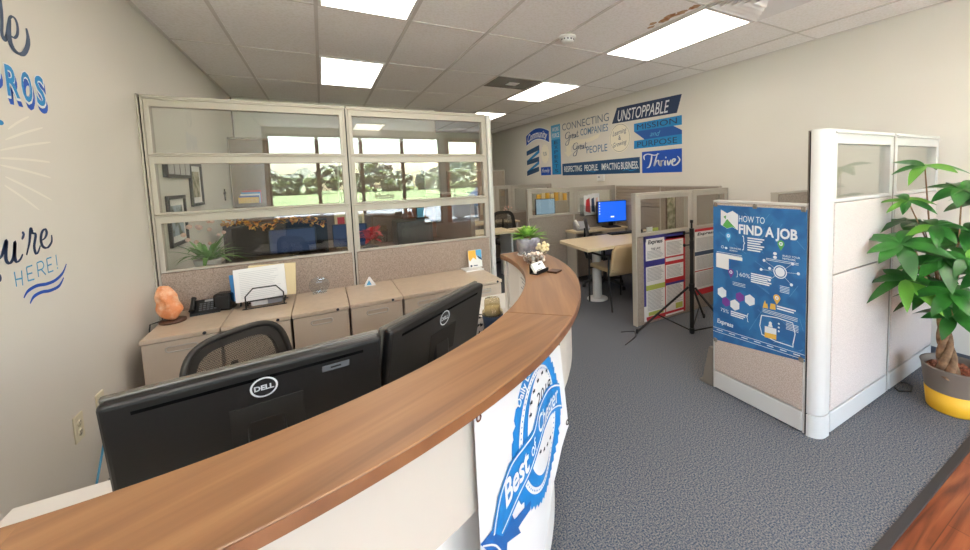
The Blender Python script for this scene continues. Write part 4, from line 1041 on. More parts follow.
def task_chair(label, loc, rotz, top=.945, group='black mesh task chairs'):
    """faces local -y, backrest at +y"""
    t = thing('task_chair', label, 'chair', loc, rotz, group)
    z0, z1 = .53, top
    def out(k, n, s):
        a = 2 * PI * k / n; c, d = math.cos(a), math.sin(a)
        sx_ = abs(c) ** .5 * (1 if c >= 0 else -1); sz_ = abs(d) ** .5 * (1 if d >= 0 else -1)
        zz = (z0 + z1) / 2 + sz_ * (z1 - z0) / 2 * s[1]
        w = (.212 - .035 * max(0, (zz - z0) / (z1 - z0) - .25)) * s[0]
        x = sx_ * w
        return V((x, .205 + .05 * ((zz - z0) / (z1 - z0)) - .18 * x * x * 2, zz))
    n = 48; m = MB()
    A = [out(k, n, (1, 1)) for k in range(n)]; B = [out(k, n, (.80, .80)) for k in range(n)]
    off = V((0, .022, 0)); vs = A + B + [p + off for p in A] + [p + off for p in B]; fs = []
    for k in range(n):
        j = (k + 1) % n
        fs += [(k, j, n + j, n + k), (2 * n + k, 3 * n + k, 3 * n + j, 2 * n + j), (k, 2 * n + k, 2 * n + j, j), (n + k, n + j, 3 * n + j, 3 * n + k)]
    m._add(vs, fs); m.tube(A, .012, 8, closed=True); m.build('backrest_frame', 'chair_frame', t, world=False)
    m = MB(); rings = [[out(k, n, (.82 * q, .82 * q)) + V((0, .010, 0)) for k in range(n)] for q in (1, .66, .33)]
    vs = rings[0] + rings[1] + rings[2] + [V((0, .24, (z0 + z1) / 2))]; fs = []
    for r in range(2):
        for k in range(n): j = (k + 1) % n; fs.append((r * n + k, r * n + j, (r + 1) * n + j, (r + 1) * n + k))
    for k in range(n): fs.append((2 * n + k, 2 * n + (k + 1) % n, 3 * n))
    m._add(vs, fs, True); m.build('mesh_back', 'mesh_fabric', t, world=False)
    m = MB(); m.tube([(0, .05, .40), (0, .24, .42), (0, .27, .52), (0, .262, .82)], [.03, .026, .022, .012], 10); m.build('back_support', 'black_plastic', t, world=False)
    m = MB(); m.box(-.24, .24, -.25, .21, .42, .495, .036, 3); m.build('seat', 'black_matte', t, world=False)
    for s in (-1, 1):
        m = MB(); m.tube([(s * .2, .02, .42), (s * .285, .02, .44), (s * .29, .02, .66)], [.014, .016, .018], 8); a_ = m.build('armrest', 'black_plastic', t, world=False)
        MB().box(s * .29 - .04, s * .29 + .04, -.13, .12, .655, .685, .014, 2).build('arm_pad', 'black_matte', a_, world=False)
    m = MB(); m.tube([(0, 0, .1), (0, 0, .42)], [.028, .022], 12); m.build('gas_lift', 'black_plastic', t, world=False)
    for k in range(5):
        a = 2 * PI * k / 5 + .3; c, d = math.cos(a), math.sin(a)
        l = MB().tube([(0, 0, .115), (.15 * c, .15 * d, .105), (.29 * c, .29 * d, .075)], [.030, .024, .017], 8).build('base_leg', 'black_plastic', t, world=False)
        MB().lathe([(.0, -.022), (.026, -.022), (.028, 0), (.026, .022), (.0, .022)], (.29 * c, .29 * d, .0285), 16, True, Matrix.Rotation(PI / 2, 4, 'X') @ Matrix.Rotation(0, 4, 'Z')).build('caster', 'black_matte', l, world=False)
    return t
ch = task_chair('black mesh task chair behind the reception monitors', (-.175, 1.805, 0), math.radians(42))
dup(ch, (3.24, 4.175, 0), math.radians(55), 'black mesh task chair at the desk with the blue screen')
dup(ch, (2.68, 6.10, 0), math.radians(-4), 'black mesh task chair at the far tan desk beside the end post')
# guest chair with tan shell
t = thing('guest_chair', 'tan vinyl guest chair with black legs pushed to the peninsula desk', 'chair', (2.93, 3.575, 0), math.radians(-93))
m = MB(); m.box(-.23, .22, -.22, .22, .425, .475, .022, 3); m.build('seat', 'tan_vinyl', t, world=False)
m = MB(); N = 12; K = 10; vs = []; fs = []
for i in range(N + 1):
    s = -1 + 2 * i / N
    for k in range(K + 1):
        q = k / K; w = .225 * (1 - .10 * q) * (1 if q < .8 else math.sqrt(max(0.0, 1 - ((q - .8) / .2) ** 2 * .28)))
        zz = .39 + .36 * q * (1 - .06 * s * s if q > .8 else 1)
        vs.append(V((.205 + .07 * q - .05 * (abs(s) ** 2.2) * (.4 + .6 * q) + .03 * (1 - q) ** 3 * -1, s * w, zz)))
fs = [(i * (K + 1) + k, (i + 1) * (K + 1) + k, (i + 1) * (K + 1) + k + 1, i * (K + 1) + k + 1) for i in range(N) for k in range(K)]
n0 = len(vs); allv = vs + [v + V((.028, 0, 0)) for v in vs]; rim = []
bd = [i * (K + 1) for i in range(N + 1)] + [N * (K + 1) + k for k in range(1, K + 1)] + [i * (K + 1) + K for i in range(N - 1, -1, -1)] + [k for k in range(K - 1, 0, -1)]
rim = [(bd[i], bd[(i + 1) % len(bd)], n0 + bd[(i + 1) % len(bd)], n0 + bd[i]) for i in range(len(bd))]
m._add(allv, fs + [tuple(n0 + q for q in f[::-1]) for f in fs] + rim, True); m.build('backrest', 'tan_vinyl', t, world=False)
for s in (-1, 1):
    MB().tube([(-.215, s * .235, .0), (-.205, s * .235, .62)], .011, 10).build('leg', 'black_matte', t, world=False)
    MB().tube([(.25, s * .235, .0), (.19, s * .235, .42), (.20, s * .235, .62)], .011, 10).build('leg', 'black_matte', t, world=False)
    MB().tube([(-.205, s * .235, .612), (.20, s * .235, .612)], .012, 10).build('armrest', 'black_matte', t, world=False)
m = MB(); m.tube([(-.206, -.235, .415), (-.206, .235, .415)], .009, 8); m.build('crossbar', 'black_matte', t, world=False)
# ================================================================ TRIPOD CUBICLE FURNITURE
t = thing('peninsula_desk', 'tan peninsula desk on a white column with round foot', 'desk', (2.84, 3.80, 0))
m = MB(); m.prism([(2.385, 3.36), (3.97, 3.36), (3.97, 4.09), (2.50, 4.09), (2.455, 4.05)], (V((0, 0, .71)), V((1, 0, 0)), V((0, 1, 0)), V((0, 0, 1))), .031); m.build('desktop', 'desk_laminate', t)
MB().tube([(2.84, 3.82, .02), (2.84, 3.82, .71)], .056, 20).build('column', 'pale_grey_metal', t)
MB().lathe([(.0, .001), (.125, .001), (.13, .006), (.125, .018), (.065, .03), (.0, .03)], (2.84, 3.82, 0), 32).build('foot', 'pale_grey_metal', t)
MB().box(2.70, 2.98, 3.70, 3.94, .690, .709, .003).build('mount_plate', 'pale_grey_metal', t)
t = thing('corner_desk', 'tan desk along the far partition under the blue screen', 'desk', (3.3, 4.5, 0))
MB().box(3.02, 3.97, 4.53, 4.82, .711, .741, .003).build('desktop', 'desk_laminate', t)
MB().box(3.03, 3.055, 4.55, 4.80, 0, .711, .002).build('end_panel', 'frame_putty', t)
t = thing('desk_pedestal', 'putty drawer pedestal under the far corner desk', 'file cabinet', (3.6, 4.5, 0))
MB().box(3.50, 3.96, 4.57, 4.80, 0.0, .705, .004).build('body', 'beige_metal', t)
for k in range(3): MB().box(3.51, 3.95, 4.552, 4.57, .03 + .225 * k, .245 + .225 * k, .003).build('drawer', 'beige_metal', t)
monitor('computer_monitor', 'monitor showing a blue screen on the corner desk', (3.722, 4.60, .742), math.radians(172), W=.50, Hh=.325, z0=.815, brand=False)
sc_ = bpy.data.objects['computer_monitor.002']
fs_ = (V((0, .0172, .815 - .74)), V((-1, 0, 0)), V((0, 0, 1)), V((0, 1, 0)))
m = MB()
for k in range(5): m.rect(-.225, .29 - .04 * k, -.210, .305 - .04 * k, fs_, 0)
m.rect(-.03, .075, .03, .095, fs_, 0); m.build('screen_icons', 'screen_text', sc_, world=False)
t = thing('keyboard', 'black keyboard in front of the blue screen', 'keyboard', (3.42, 4.00, .742), math.radians(-8))
MB().box(-.21, .21, -.065, .065, .0005, .018, .005).build('body', 'black_plastic', t, world=False)
m = MB()
for r_ in range(5):
    for c_ in range(14): m.box(-.198 + .0285 * c_, -.174 + .0285 * c_, -.055 + .0225 * r_, -.036 + .0225 * r_, .0175, .022)
k_ = m.build('keys', 'black_matte', t, world=False)
tag(MB().lathe([(.0, .0006), (.03, .0006), (.032, .01), (.024, .026), (.0, .032)], (3.72, 3.98, .741), 20).build('computer_mouse', 'black_plastic'), 'black mouse on the desk right of the keyboard', 'mouse')
tag(MB().box(3.55, 3.72, 3.78, 3.90, .7415, .752, .002).build('notebook', 'black_matte'), 'dark notebook lying near the mouse on the tan desk', 'notebook')
t = thing('desk_phone', 'pale grey desk phone left of the blue screen', 'phone', (3.21, 4.67, .742), math.radians(-15))
m = MB(); m.prism([(-.09, .001), (.09, .001), (.09, .11), (.07, .12), (-.09, .03)], FR((-.1, 0, 0), (0, 1, 0), (0, 0, 1)), .2); m.build('body', 'ink_grey', t, world=False)
m = MB(); m.tube([(-.07, -.07, .06), (-.07, .06, .13)], [.02, .02], 10); m.build('handset', 'white_plastic', t, world=False)
m = MB(); m.box(-.02, .08, -.05, .03, .052, .060, mtx=Matrix.Rotation(.35, 4, 'X')); m.build('keypad', 'black_matte', t, world=False)
# magazine pocket with magazines
t = thing('magazine_pocket', 'clear wall pocket hung on the partition left of the blue screen', 'wall pocket', (3.44, 4.80, 1.0))
m = MB(); m.box(3.295, 3.605, 4.812, 4.822, .93, 1.20); m.box(3.295, 3.605, 4.70, 4.706, .95, 1.08, .002); m.box(3.295, 3.3, 4.70, 4.822, .94, 1.10); m.box(3.6, 3.605, 4.70, 4.822, .94, 1.10); m.box(3.295, 3.605, 4.70, 4.822, .93, .94)
m.build('pocket', 'acrylic', t)
for k, (x0, lab, mt_) in enumerate(((3.305, 'white magazine with red cover art leaning in the wall pocket, leftmost', 'poster_red'), (3.4, 'white magazine with dark cover art in the middle of the wall pocket', 'ink_slate'), (3.485, 'white magazine with pink cover art in the wall pocket, rightmost', 'flower_pink'))):
    t = thing('magazine', lab, 'magazine', (x0 + .06, 4.76, .942), 0, 'magazines in the wall pocket')
    m = MB(); m.box(x0, x0 + .135, 4.725 + .02 * k, 4.735 + .02 * k, .942, 1.235 + .012 * k, .001, 1); m.build('pages', 'paper_white', t)
    m = MB(); m.flat([(x0 + .02, 1.0), (x0 + .115, .97), (x0 + .10, 1.20), (x0 + .04, 1.17)], FR((0, 4.7245 + .02 * k, 0), (1, 0, 0), (0, 0, 1))); m.build('cover_art', mt_, t)
# ---------------- labour law posters on the tripod cubicle
def notice(x0, x1, z0, z1, lab, kind):
    yy = 2.90 - .0365; t = thing('notice_poster', lab, 'poster', ((x0 + x1) / 2, yy, z0)); fr = FR((x0, yy, z0), (1, 0, 0), (0, 0, 1)); w, h = x1 - x0, z1 - z0
    MB().prism([(0, 0), (w, 0), (w, h), (0, h)], fr, -.0012).build('sheet', 'paper_white', t)
    m = MB(); mats = ['poster_violet', 'poster_red', 'poster_lime', 'ink_grey', 'poster_white', 'paper_white', 'ink_black', 'ink_slate']
    rs = random.Random(6)
    def R_(a, b, c, d, mi, hh=.0004): m.mat(mi); m.rect(a * w, b * h, c * w, d * h, fr, hh)
    if kind == 0:
        R_(0, .18, .05, 1, 0); R_(0, .93, 1, 1, 0); R_(.5, .985, 1, 1, 0); R_(.06, .89, .48, .965, 5, .0008)
        R_(.05, .64, .49, .71, 0); R_(.05, .36, .49, .42, 2); R_(.05, .02, .95, .05, 1); R_(.10, .055, .45, .10, 2); R_(.06, .0, .5, .02, 1)
        R_(.51, .915, 1, .96, 1); R_(.51, .70, 1, .72, 1); R_(.51, .62, .98, .66, 1); R_(.51, .40, .98, .45, 1); R_(.51, .37, .98, .40, 0); R_(.95, .0, 1, .93, 1); R_(.49, .05, .51, .93, 1); R_(.75, .06, .93, .13, 2)
        m.mat(6); m.text('Express', .10 * w, .905 * h, fr, height=.045 * h, width=.34 * w, h=.0012, bold=.03, shear=.2)
        m.text('THE LAW', .17 * w, .83 * h, fr, height=.025 * h, width=.22 * w, h=.0012, bold=.02)
        cols = ((.08, .46, ((.46, .62), (.12, .35), (.73, .82))), (.54, .93, ((.73, .89), (.47, .60), (.15, .36))))
    else:
        R_(0, .96, 1, 1, 1); R_(0, .0, 1, .09, 1); R_(0, .60, .92, .66, 7); R_(0, .36, .92, .375, 1); R_(.93, .1, .96, .9, 7); R_(0, .90, .98, .955, 5, .0006)
        m.mat(6); m.text('Express', .08 * w, .905 * h, fr, height=.04 * h, width=.6 * w, h=.0012, bold=.03, shear=.2)
        cols = ((.05, .9, ((.68, .86), (.40, .58), (.12, .34))),)
    m.mat(3)
    for a, b, spans in cols:
        for (s0, s1) in spans:
            z = s1
            while z > s0: m.rect(a * w, (z - .006) * h, (b - rs.uniform(0, .08)) * w, z * h, fr, .0006); z -= .016
    m.build('print', mats, t)
    for k, (a, b) in enumerate(((.04, .97), (.96, .97), (.04, .03), (.96, .03))):
        pass
notice(2.71, 3.315, .03, .905, 'blue and red notice poster on the low partition, left of the tripod pole', 0)
notice(3.47, 3.96, .16, .905, 'red edged notice poster between the tripod pole and the blue poster', 1)
# ---------------- tripod
tx, ty = 2.848, 2.385
t = thing('tripod_stand', 'black tripod stand in front of the low cubicle', 'tripod', (tx, ty, 0))
MB().tube([(tx, ty, .045), (tx, ty, .60)], .0195, 12).build('lower_column', 'black_matte', t)
MB().tube([(tx, ty, .60), (tx, ty, 1.0)], .0165, 12).build('upper_column', 'black_matte', t)
MB().tube([(tx, ty, .95), (tx, ty, 1.085)], .009, 12).build('spigot', 'black_matte', t)
MB().tube([(tx, ty, 1.075), (tx, ty, 1.10)], .014, 12).build('top_cap', 'black_matte', t)
for z in (.985, .875):
    c = MB().tube([(tx, ty, z - .04), (tx, ty, z + .04)], .021, 12).build('clamp', 'black_plastic', t)
    MB().tube([(tx, ty, z), (tx - .062, ty + .01, z), (tx - .085, ty + .012, z + .002)], [.007, .007, .016], 10).build('clamp_knob', 'black_plastic', c)
MB().tube([(tx, ty, .445), (tx, ty, .515)], .026, 12).build('upper_collar', 'black_plastic', t)
MB().tube([(tx, ty, .055), (tx, ty, .10)], .026, 12).build('lower_collar', 'black_plastic', t)
for (fx, fy) in ((2.515, 2.755), (3.36, 2.66), (2.98, 1.93)):
    d = V((fx - tx, fy - ty, 0)); top = V((tx, ty, .48)) + d.normalized() * .03; ft = V((fx, fy, .014)); md = top.lerp(ft, .60)
    l = MB().tube([top, ft], .0105, 10).build('leg', 'black_matte', t)
    MB().tube([V((tx, ty, .078)) + d.normalized() * .024, md], .006, 8).build('brace', 'black_matte', l)
    MB().tube([ft + V((0, 0, -.0135)), ft + V((0, 0, .03))], [.014, .014], 10).build('rubber_foot', 'black_plastic', l)
tag(MB().tube([(2.25, 2.62, .004), (2.45, 2.70, .004), (2.52, 2.80, .004), (2.40, 2.86, .004)], .004, 6).build('floor_cable', 'black_matte'), 'thin black cable on the carpet by the tripod leg', 'cable')
# ================================================================ BLUE JOB POSTER
def job_poster():
    xx = 2.336 - .0365; yL, yR, zT = 1.741, 1.133, 1.303; Wp = yL - yR
    fr = FR((xx, yL, zT), (0, -1, 0), (0, 0, 1)); o, u, v, nn = fr
    Hl, Hr = .950, .872
    t = thing('job_poster', 'blue HOW TO FIND A JOB poster pinned on the low partition', 'poster', (xx, (yL + yR) / 2, .4))
    def q(a, b):
        a = 1.167 * a / (1 + .167 * a)
        return (a * Wp, -b * (Hl + (Hr - Hl) * a))
    def mk(name, mat_, fn): m = MB(); fn(m); return m.build(name, mat_, t)
    def PL(m, L, h): m.flat([q(a, b) for a, b in L], fr, h)
    def lines(m):
        rs = random.Random(9)
        for k in range(26):
            a, b = rs.random(), rs.random(); an = rs.choice((.6, .6 + PI / 2)) + rs.uniform(-.1, .1); L = rs.uniform(.1, .35)
            c, d = min(.98, max(.02, a + L * math.cos(an))), min(.92, max(.02, b + L * .66 * math.sin(an)))
            m.stroke([q(a, b), q(c, d)], .0022, fr, .0003, taper=False)
    m = MB().prism([q(0, 0), q(0, 1), q(1, 1), q(1, 0)], fr, -.0015).mat(1); lines(m); m.build('sheet', ['poster_blue', 'poster_line'], t)
    def title(m):
        m.text('HOW TO', *q(.285, .108), fr, height=.040, width=.172, h=.0008)
        m.text('FIND A JOB', *q(.285, .190), fr, height=.060, width=.365, h=.0008, bold=.035)
        PL(m, [(.085, .03), (.155, .055), (.155, .165), (.085, .14)], .0005); PL(m, [(.155, .055), (.215, .035), (.215, .15), (.155, .165)], .0005); PL(m, [(.215, .035), (.275, .06), (.275, .17), (.215, .15)], .0005)
    mk('title', 'poster_white', title)
    mk('map_icon', 'poster_green', lambda m: (PL(m, [(.105, .145), (.155, .095), (.255, .16), (.215, .148), (.155, .163)], .0008), PL(m, [(.115, .08), (.145, .07), (.14, .10)], .0008)))
    def pin(m, a, b, r, h=.0008):
        x, y = q(a, b); pts = [(x + r * math.cos(PI * (1.2 - 1.4 * k / 14)), y + r * math.sin(PI * (1.2 - 1.4 * k / 14))) for k in range(15)] + [(x, y - 2.0 * r)]
        m.mat(0).flat(pts, fr, h); m.mat(1).disc(x, y, r * .55, r * .55, fr, h + .0003, 16); m.mat(0).disc(x, y, r * .25, r * .25, fr, h + .0006, 12)
    for nm, (a, b, mt_) in {'pin_mark': (.17, .215, 'ink_sky'), 'pin_mark.': (.735, .235, 'poster_green'), 'pin_mark..': (.20, .475, 'poster_purple'), 'pin_mark...': (.70, .605, 'poster_gold')}.items():
        m = MB(); pin(m, a, b, .021); m.build('pin_mark', [mt_, 'poster_white'], t)
    def words(m):
        m.text('ONLINE JOB', *q(.185, .305), fr, height=.010, width=.082, h=.0008, bold=.01); m.text('SEARCH', *q(.185, .323), fr, height=.010, width=.055, h=.0008, bold=.01)
    mk('search_words', 'poster_white', words)
    def words(m):
        m.text('BUILD YOUR', *q(.755, .318), fr, height=.011, width=.098, h=.0008, bold=.01); m.text('NETWORK', *q(.755, .337), fr, height=.011, width=.075, h=.0008, bold=.01)
    mk('network_words', 'poster_white', words)
    mk('percent_figure', 'poster_white', lambda m: m.text('60%', *q(.295, .495), fr, height=.026, width=.072, h=.0008))
    mk('percent_figure', 'poster_white', lambda m: m.text('75%', *q(.085, .775), fr, height=.024, width=.062, h=.0008, rot=-.02))
    mk('brand_word', 'poster_white', lambda m: m.text('Express', *q(.045, .865), fr, height=.030, width=.125, h=.0008, bold=.03, shear=.15))
    def words(m):
        m.text('}', *q(.325, .285), fr, height=.075, width=.018, h=.0008); m.text('}', *q(.262, .495), fr, height=.034, width=.012, h=.0008); m.text('{', *q(.375, .80), fr, height=.045, width=.014, h=.0008)
    mk('braces', 'poster_white', words)
    def words(m):
        m.ringflat(*q(.105, .30), .010, .010, .003, fr, .0008, 16); m.disc(*q(.145, .305), .011, .008, fr, .0008, 12)
    mk('search_icon', 'poster_white', words)
    def words(m):
        m.ringflat(*q(.73, .425), .040, .040, .006, fr, .0008, 30); m.disc(*q(.73, .425), .028, .028, fr, .0008, 24)
        for (a, b) in ((.56, .36), (.53, .425), (.62, .41), (.86, .36), (.92, .42), (.85, .50), (.62, .49)):
            m.stroke([q(.73 + (a - .73) * .3, .425 + (b - .425) * .3), q(a, b)], .0016, fr, .0006, taper=False); m.disc(*q(a, b), .009, .009, fr, .0008, 12)
        for (a, b, c) in ((.675, .305, .012), (.675, .33, .012)): m.disc(*q(a, b), c, c * .8, fr, .0008, 10)
    mk('network_icon', 'poster_white', words)
    if True:
        for a0, a1, b0, n, st in ((.38, .56, .222, 6, .0165), (.42, .64, .468, 5, .014), (.20, .38, .765, 3, .014), (.70, .9, .665, 2, .016)):
            m = MB()
            for k in range(n): m.rect(q(a0, 0)[0], q(a0, b0 + st * k)[1], q(a1 - .02 * (k % 3), 0)[0], q(a0, b0 + st * k)[1] + .0085, fr, .0008)
            m.build('text_block', 'poster_white', t)
        for a0, a1, b0, n in ((.04, .32, .340, 2), (.58, .92, .345, 2), (.55, .92, .700, 3), (.73, .83, .52, 5), (.22, .36, .545, 3), (.80, .93, .765, 5)):
            m = MB()
            for k in range(n): m.rect(q(a0, 0)[0], q(a0, b0 + .010 * k)[1], q(a1, 0)[0], q(a0, b0 + .010 * k)[1] + .003, fr, .0008)
            m.build('fine_print', 'poster_white', t)
    def hexa(m, a, b, r=.038):
        x, y = q(a, b); m.flat([(x + r * math.cos(PI / 6 + PI * k / 3), y + r * math.sin(PI / 6 + PI * k / 3)) for k in range(6)], fr, .0008)
    for p in ((.10, .635), (.245, .71), (.41, .655)): mk('white_hexagon', 'poster_white', lambda m: hexa(m, *p))
    for p in ((.145, .70), (.30, .645)): mk('purple_hexagon', 'poster_purple', lambda m: hexa(m, *p, r=.033))
    for L_, h_ in (([(.55, .69), (.61, .69), (.60, .655), (.585, .66), (.575, .635), (.56, .66)], .0008), ([(.625, .69), (.69, .69), (.685, .65), (.635, .65)], .0008), ([(.575, .895), (.70, .895), (.70, .86), (.575, .86)], .0011)): mk('gold_block', 'poster_gold', lambda m: PL(m, L_, h_))
    def boxes(m):
        m.stroke([q(.545, .745), q(.87, .755), q(.875, .90), q(.84, .915), q(.545, .88), q(.535, .76), q(.545, .745)], .006, fr, .0008, sub=2, taper=False)
        PL(m, [(.575, .86), (.70, .865), (.70, .82), (.575, .815)], .001); m.disc(*q(.635, .79), .010, .012, fr, .001, 12); PL(m, [(.61, .815), (.66, .815), (.655, .80), (.615, .80)], .001)
        for k in range(3): m.disc(*q(.725, .78 + .026 * k), .006, .006, fr, .001, 10)
        m.stroke([q(.0, .905), q(1.0, .955)], .003, fr, .0008, taper=False); m.stroke([q(.0, .935), q(1.0, .985)], .003, fr, .0008, taper=False)
        for k in range(7): m.stroke([q(.04 + .14 * k, .921 + .007 * k), q(.11 + .14 * k, .9245 + .007 * k)], .005, fr, .0008, taper=False)
    mk('white_frame', 'poster_white', boxes)
    n_ = thing('note_paper', 'blank white note taped on the left of blue job poster', 'note', (xx, yL - .08, .9))
    m = MB(); m.prism([q(.035, .352), q(.035, .452), q(.175, .462), q(.175, .352)], fr, .0016); m.prism([q(.035, .350), q(.325, .362), q(.325, .385), q(.035, .376)], fr, .0018); m.build('paper', 'paper_white', n_)
    for k, (a, b) in enumerate(((.03, -.004), (.46, -.004), (.965, -.002), (.03, 1.0), (.965, .99))):
        x, y = q(a, b); c = MB(); mt = Matrix.Translation(o + u * x + v * y)
        c.box(-.008, -.0005, -.014, .014, -.014, .014, .003, 1, mt); c.tube([o + u * x + v * y + nn * .006, o + u * x + v * (y + .016) + nn * .010], .004, 6); c.build('clip', 'frame_dark', t)
job_poster()
# ================================================================ POTTED TREE
cx, cy = 3.315, .755
t = thing('potted_tree', 'money tree with braided trunk in a grey and yellow pot', 'potted tree', (cx, cy, 0))
MB().lathe([(.138, .130), (.158, .272), (.164, .285), (.156, .285), (.150, .272), (.144, .235)], (cx, cy, 0), 40).build('pot_rim', 'pot_grey', t)
MB().lathe([(.0, .001), (.122, .001), (.126, .008), (.1385, .1295), (.13, .1295)], (cx, cy, 0), 40).build('pot_base', 'pot_yellow', t)
m = MB(); m.lathe([(.0, .245), (.10, .240), (.146, .236)], (cx, cy, 0), 32); rs = random.Random(12)
for k in range(60):
    a = rs.uniform(0, 2 * PI); r = .13 * math.sqrt(rs.random())
    m.box(-.018, .018, -.01, .01, -.004, .006, .003, 1, Matrix.Translation((cx + r * math.cos(a), cy + r * math.sin(a), .247)) @ Matrix.Rotation(rs.uniform(0, 6), 4, 'Z') @ Matrix.Rotation(rs.uniform(-.5, .5), 4, 'X'))
m.build('bark_chips', 'terracotta', t)
bx_, by_ = cx - .095, cy + .005
for s in range(4):
    pts = []; rr = []
    for k in range(26):
        q = k / 25; a = 2 * PI * s / 4 + q * 5.2; r = .034 * (1 - .55 * q)
        pts.append((bx_ + r * math.cos(a) - .03 * q, by_ + r * math.sin(a) + .03 * q, .238 + .37 * q)); rr.append(.025 * (1 - .50 * q) + (.006 if k == 0 else 0))
    MB().tube(pts, rr, 10).build('trunk_strand', 'bark', t)
fork = V((bx_ - .03, by_ + .03, .60))
clusters = [((3.074, .867, 1.526), .30, 1, 6), ((3.01, .919, 1.32), .23, 1, 7), ((2.861, .898, 1.079), .36, 0, 8), ((3.111, .714, 1.39), .34, 0, 7), ((3.0, .748, 1.003), .34, 0, 8), ((2.962, .904, .85), .33, 0, 8), ((2.985, .706, .82), .30, 0, 7), ((3.12, .85, .74), .26, 0, 7), ((3.216, .703, 1.13), .34, 0, 8), ((3.00, .66, 1.02), .25, 1, 6), ((3.229, .62, 1.36), .34, 1, 8), ((3.20, .60, .92), .32, 0, 8), ((3.08, .72, .66), .28, 0, 7), ((3.30, .62, .68), .30, 0, 7), ((3.03, .80, 1.18), .28, 0, 7), ((3.42, .70, 1.30), .34, 0, 8), ((3.50, .78, 1.02), .36, 0, 8), ((3.42, .58, .86), .32, 0, 7), ((3.40, .95, 1.12), .34, 0, 7), ((3.36, .90, .84), .32, 0, 7), ((3.18, .98, 1.18), .30, 0, 7)]
stems = MB(); rs = random.Random(21); fol = [MB(), MB()]
for k, (c, L, kind, nl) in enumerate(clusters):
    c = V(c); mid = fork.lerp(c, .55) + V((rs.uniform(-.03, .03), rs.uniform(-.03, .03), .05))
    stems.tube([fork + V((rs.uniform(-.012, .012), rs.uniform(-.012, .012), -.03)), fork.lerp(mid, .5) + V((0, 0, .05)), mid, c], [.010, .007, .005, .0035], 7)
    out = V((c.x - 3.2, c.y - .78, .25)).normalized() * .45
    ax = (V((0, 0, 1)) + V((-.62, -.35, 0)) * .55 + out).normalized(); e1 = ax.orthogonal().normalized(); e2 = ax.cross(e1)
    a0 = rs.uniform(0, 6.28)
    for j in range(nl):
        a = a0 + 2 * PI * j / nl + rs.uniform(-.2, .2)
        d = (e1 * math.cos(a) + e2 * math.sin(a)) + ax * rs.uniform(-.15, .25)
        leaf_geo(fol[1 if (kind and rs.random() < .35) or rs.random() < .06 else 0], c, d, ax, L * rs.uniform(.48, .72), L * rs.uniform(.21, .26), rs.uniform(.15, .50), rs.uniform(.1, .3), 8)
stems.build('stems', 'bark', t)
fol[0].build('leaves', 'leaf', t); fol[1].build('young_leaves', 'leaf_bright', t)
tag(MB().tube([(3.30, 1.040, .006), (3.27, 1.01, .006), (3.33, .965, .006), (3.42, .985, .006), (3.44, 1.02, .006), (3.42, 1.045, .006)], .005, 8).build('power_cable', 'black_matte'), 'black looped cable on the carpet under the wing partition', 'cable')
# ================================================================ GLAZED OFFICE BEHIND THE PARTITION
def frame_(y0, y1, z0, z1, lab, art, mat_w=.05):
    t = thing('picture_frame', lab, 'picture', (XL, (y0 + y1) / 2, (z0 + z1) / 2)); b = .028
    m = MB(); m.box(XL + .001, XL + .022, y0, y1, z0, z0 + b, .003); m.box(XL + .001, XL + .022, y0, y1, z1 - b, z1, .003); m.box(XL + .001, XL + .022, y0, y0 + b, z0, z1, .003); m.box(XL + .001, XL + .022, y1 - b, y1, z0, z1, .003); m.build('frame', 'black_plastic', t)
    MB().box(XL + .001, XL + .008, y0 + b, y1 - b, z0 + b, z1 - b).build('mat_board', 'paper_white', t)
    MB().box(XL + .008, XL + .010, y0 + b + mat_w, y1 - b - mat_w, z0 + b + mat_w, z1 - b - mat_w).build('art', art, t)
frame_(3.95, 4.38, 1.08, 1.47, 'larger black framed picture on the office wall, lower left', 'picture_sky')
frame_(4.60, 4.98, 1.36, 1.75, 'black framed picture with cream art on the office wall, right', 'picture_art')
t = thing('collage_frame', 'black multi photo frame high on the glazed office wall', 'picture', (XL, 4.25, 1.70))
m = MB(); m.box(XL + .001, XL + .03, 3.96, 4.56, 1.61, 1.79, .004); m.build('frame', 'black_plastic', t)
for k in range(4): MB().box(XL + .03, XL + .032, 3.985 + .142 * k, 4.105 + .142 * k, 1.635, 1.765).build('photo', 'paper_grey', t)
t = thing('office_credenza', 'putty credenza standing behind the left glass partition section', 'cabinet', (-.3, 3.95, 0))
MB().box(-.98, .16, 3.72, 4.20, 0, .80, .004).build('body', 'frame_putty', t); MB().box(-.985, .165, 3.715, 4.205, .80, .83, .004).build('top', 'beige_top', t)
t = thing('spider_plant', 'bright green leafy plant with pink blooms behind the lowest left window', 'potted plant', (-.80, 3.98, .8305))
MB().lathe([(.0, .001), (.06, .001), (.085, .13), (.088, .14), (.08, .14), (.0, .125)], (-.80, 3.98, .83), 24).build('pot', 'pale_grey_metal', t)
m = MB(); rs = random.Random(31)
for k in range(46):
    a = rs.uniform(0, 2 * PI); e = rs.uniform(.3, 1.35)
    leaf_geo(m, (-.80 + .02 * math.cos(a), 3.98 + .02 * math.sin(a), .96), (math.cos(a) * math.cos(e), math.sin(a) * math.cos(e), math.sin(e)), (0, 0, 1), rs.uniform(.20, .34), .03, rs.uniform(.2, .7), .3, 7)
m.build('leaves', 'leaf_bright', t); m = MB()
for k in range(12):
    a = rs.uniform(0, 2 * PI); r = rs.uniform(.02, .13)
    tb = bmesh.new(); bmesh.ops.create_icosphere(tb, subdivisions=1, radius=rs.uniform(.012, .022))
    p = V((-.80 + r * math.cos(a), 3.98 + r * math.sin(a), 1.10 + rs.uniform(-.02, .16)))
    for v in tb.verts: v.co = v.co + p
    m._merge(tb, True)
m.build('blooms', 'flower_pink', t)
t = thing('office_desk', 'dark topped office desk behind the glass partition', 'desk', (.1, 5.0, 0))
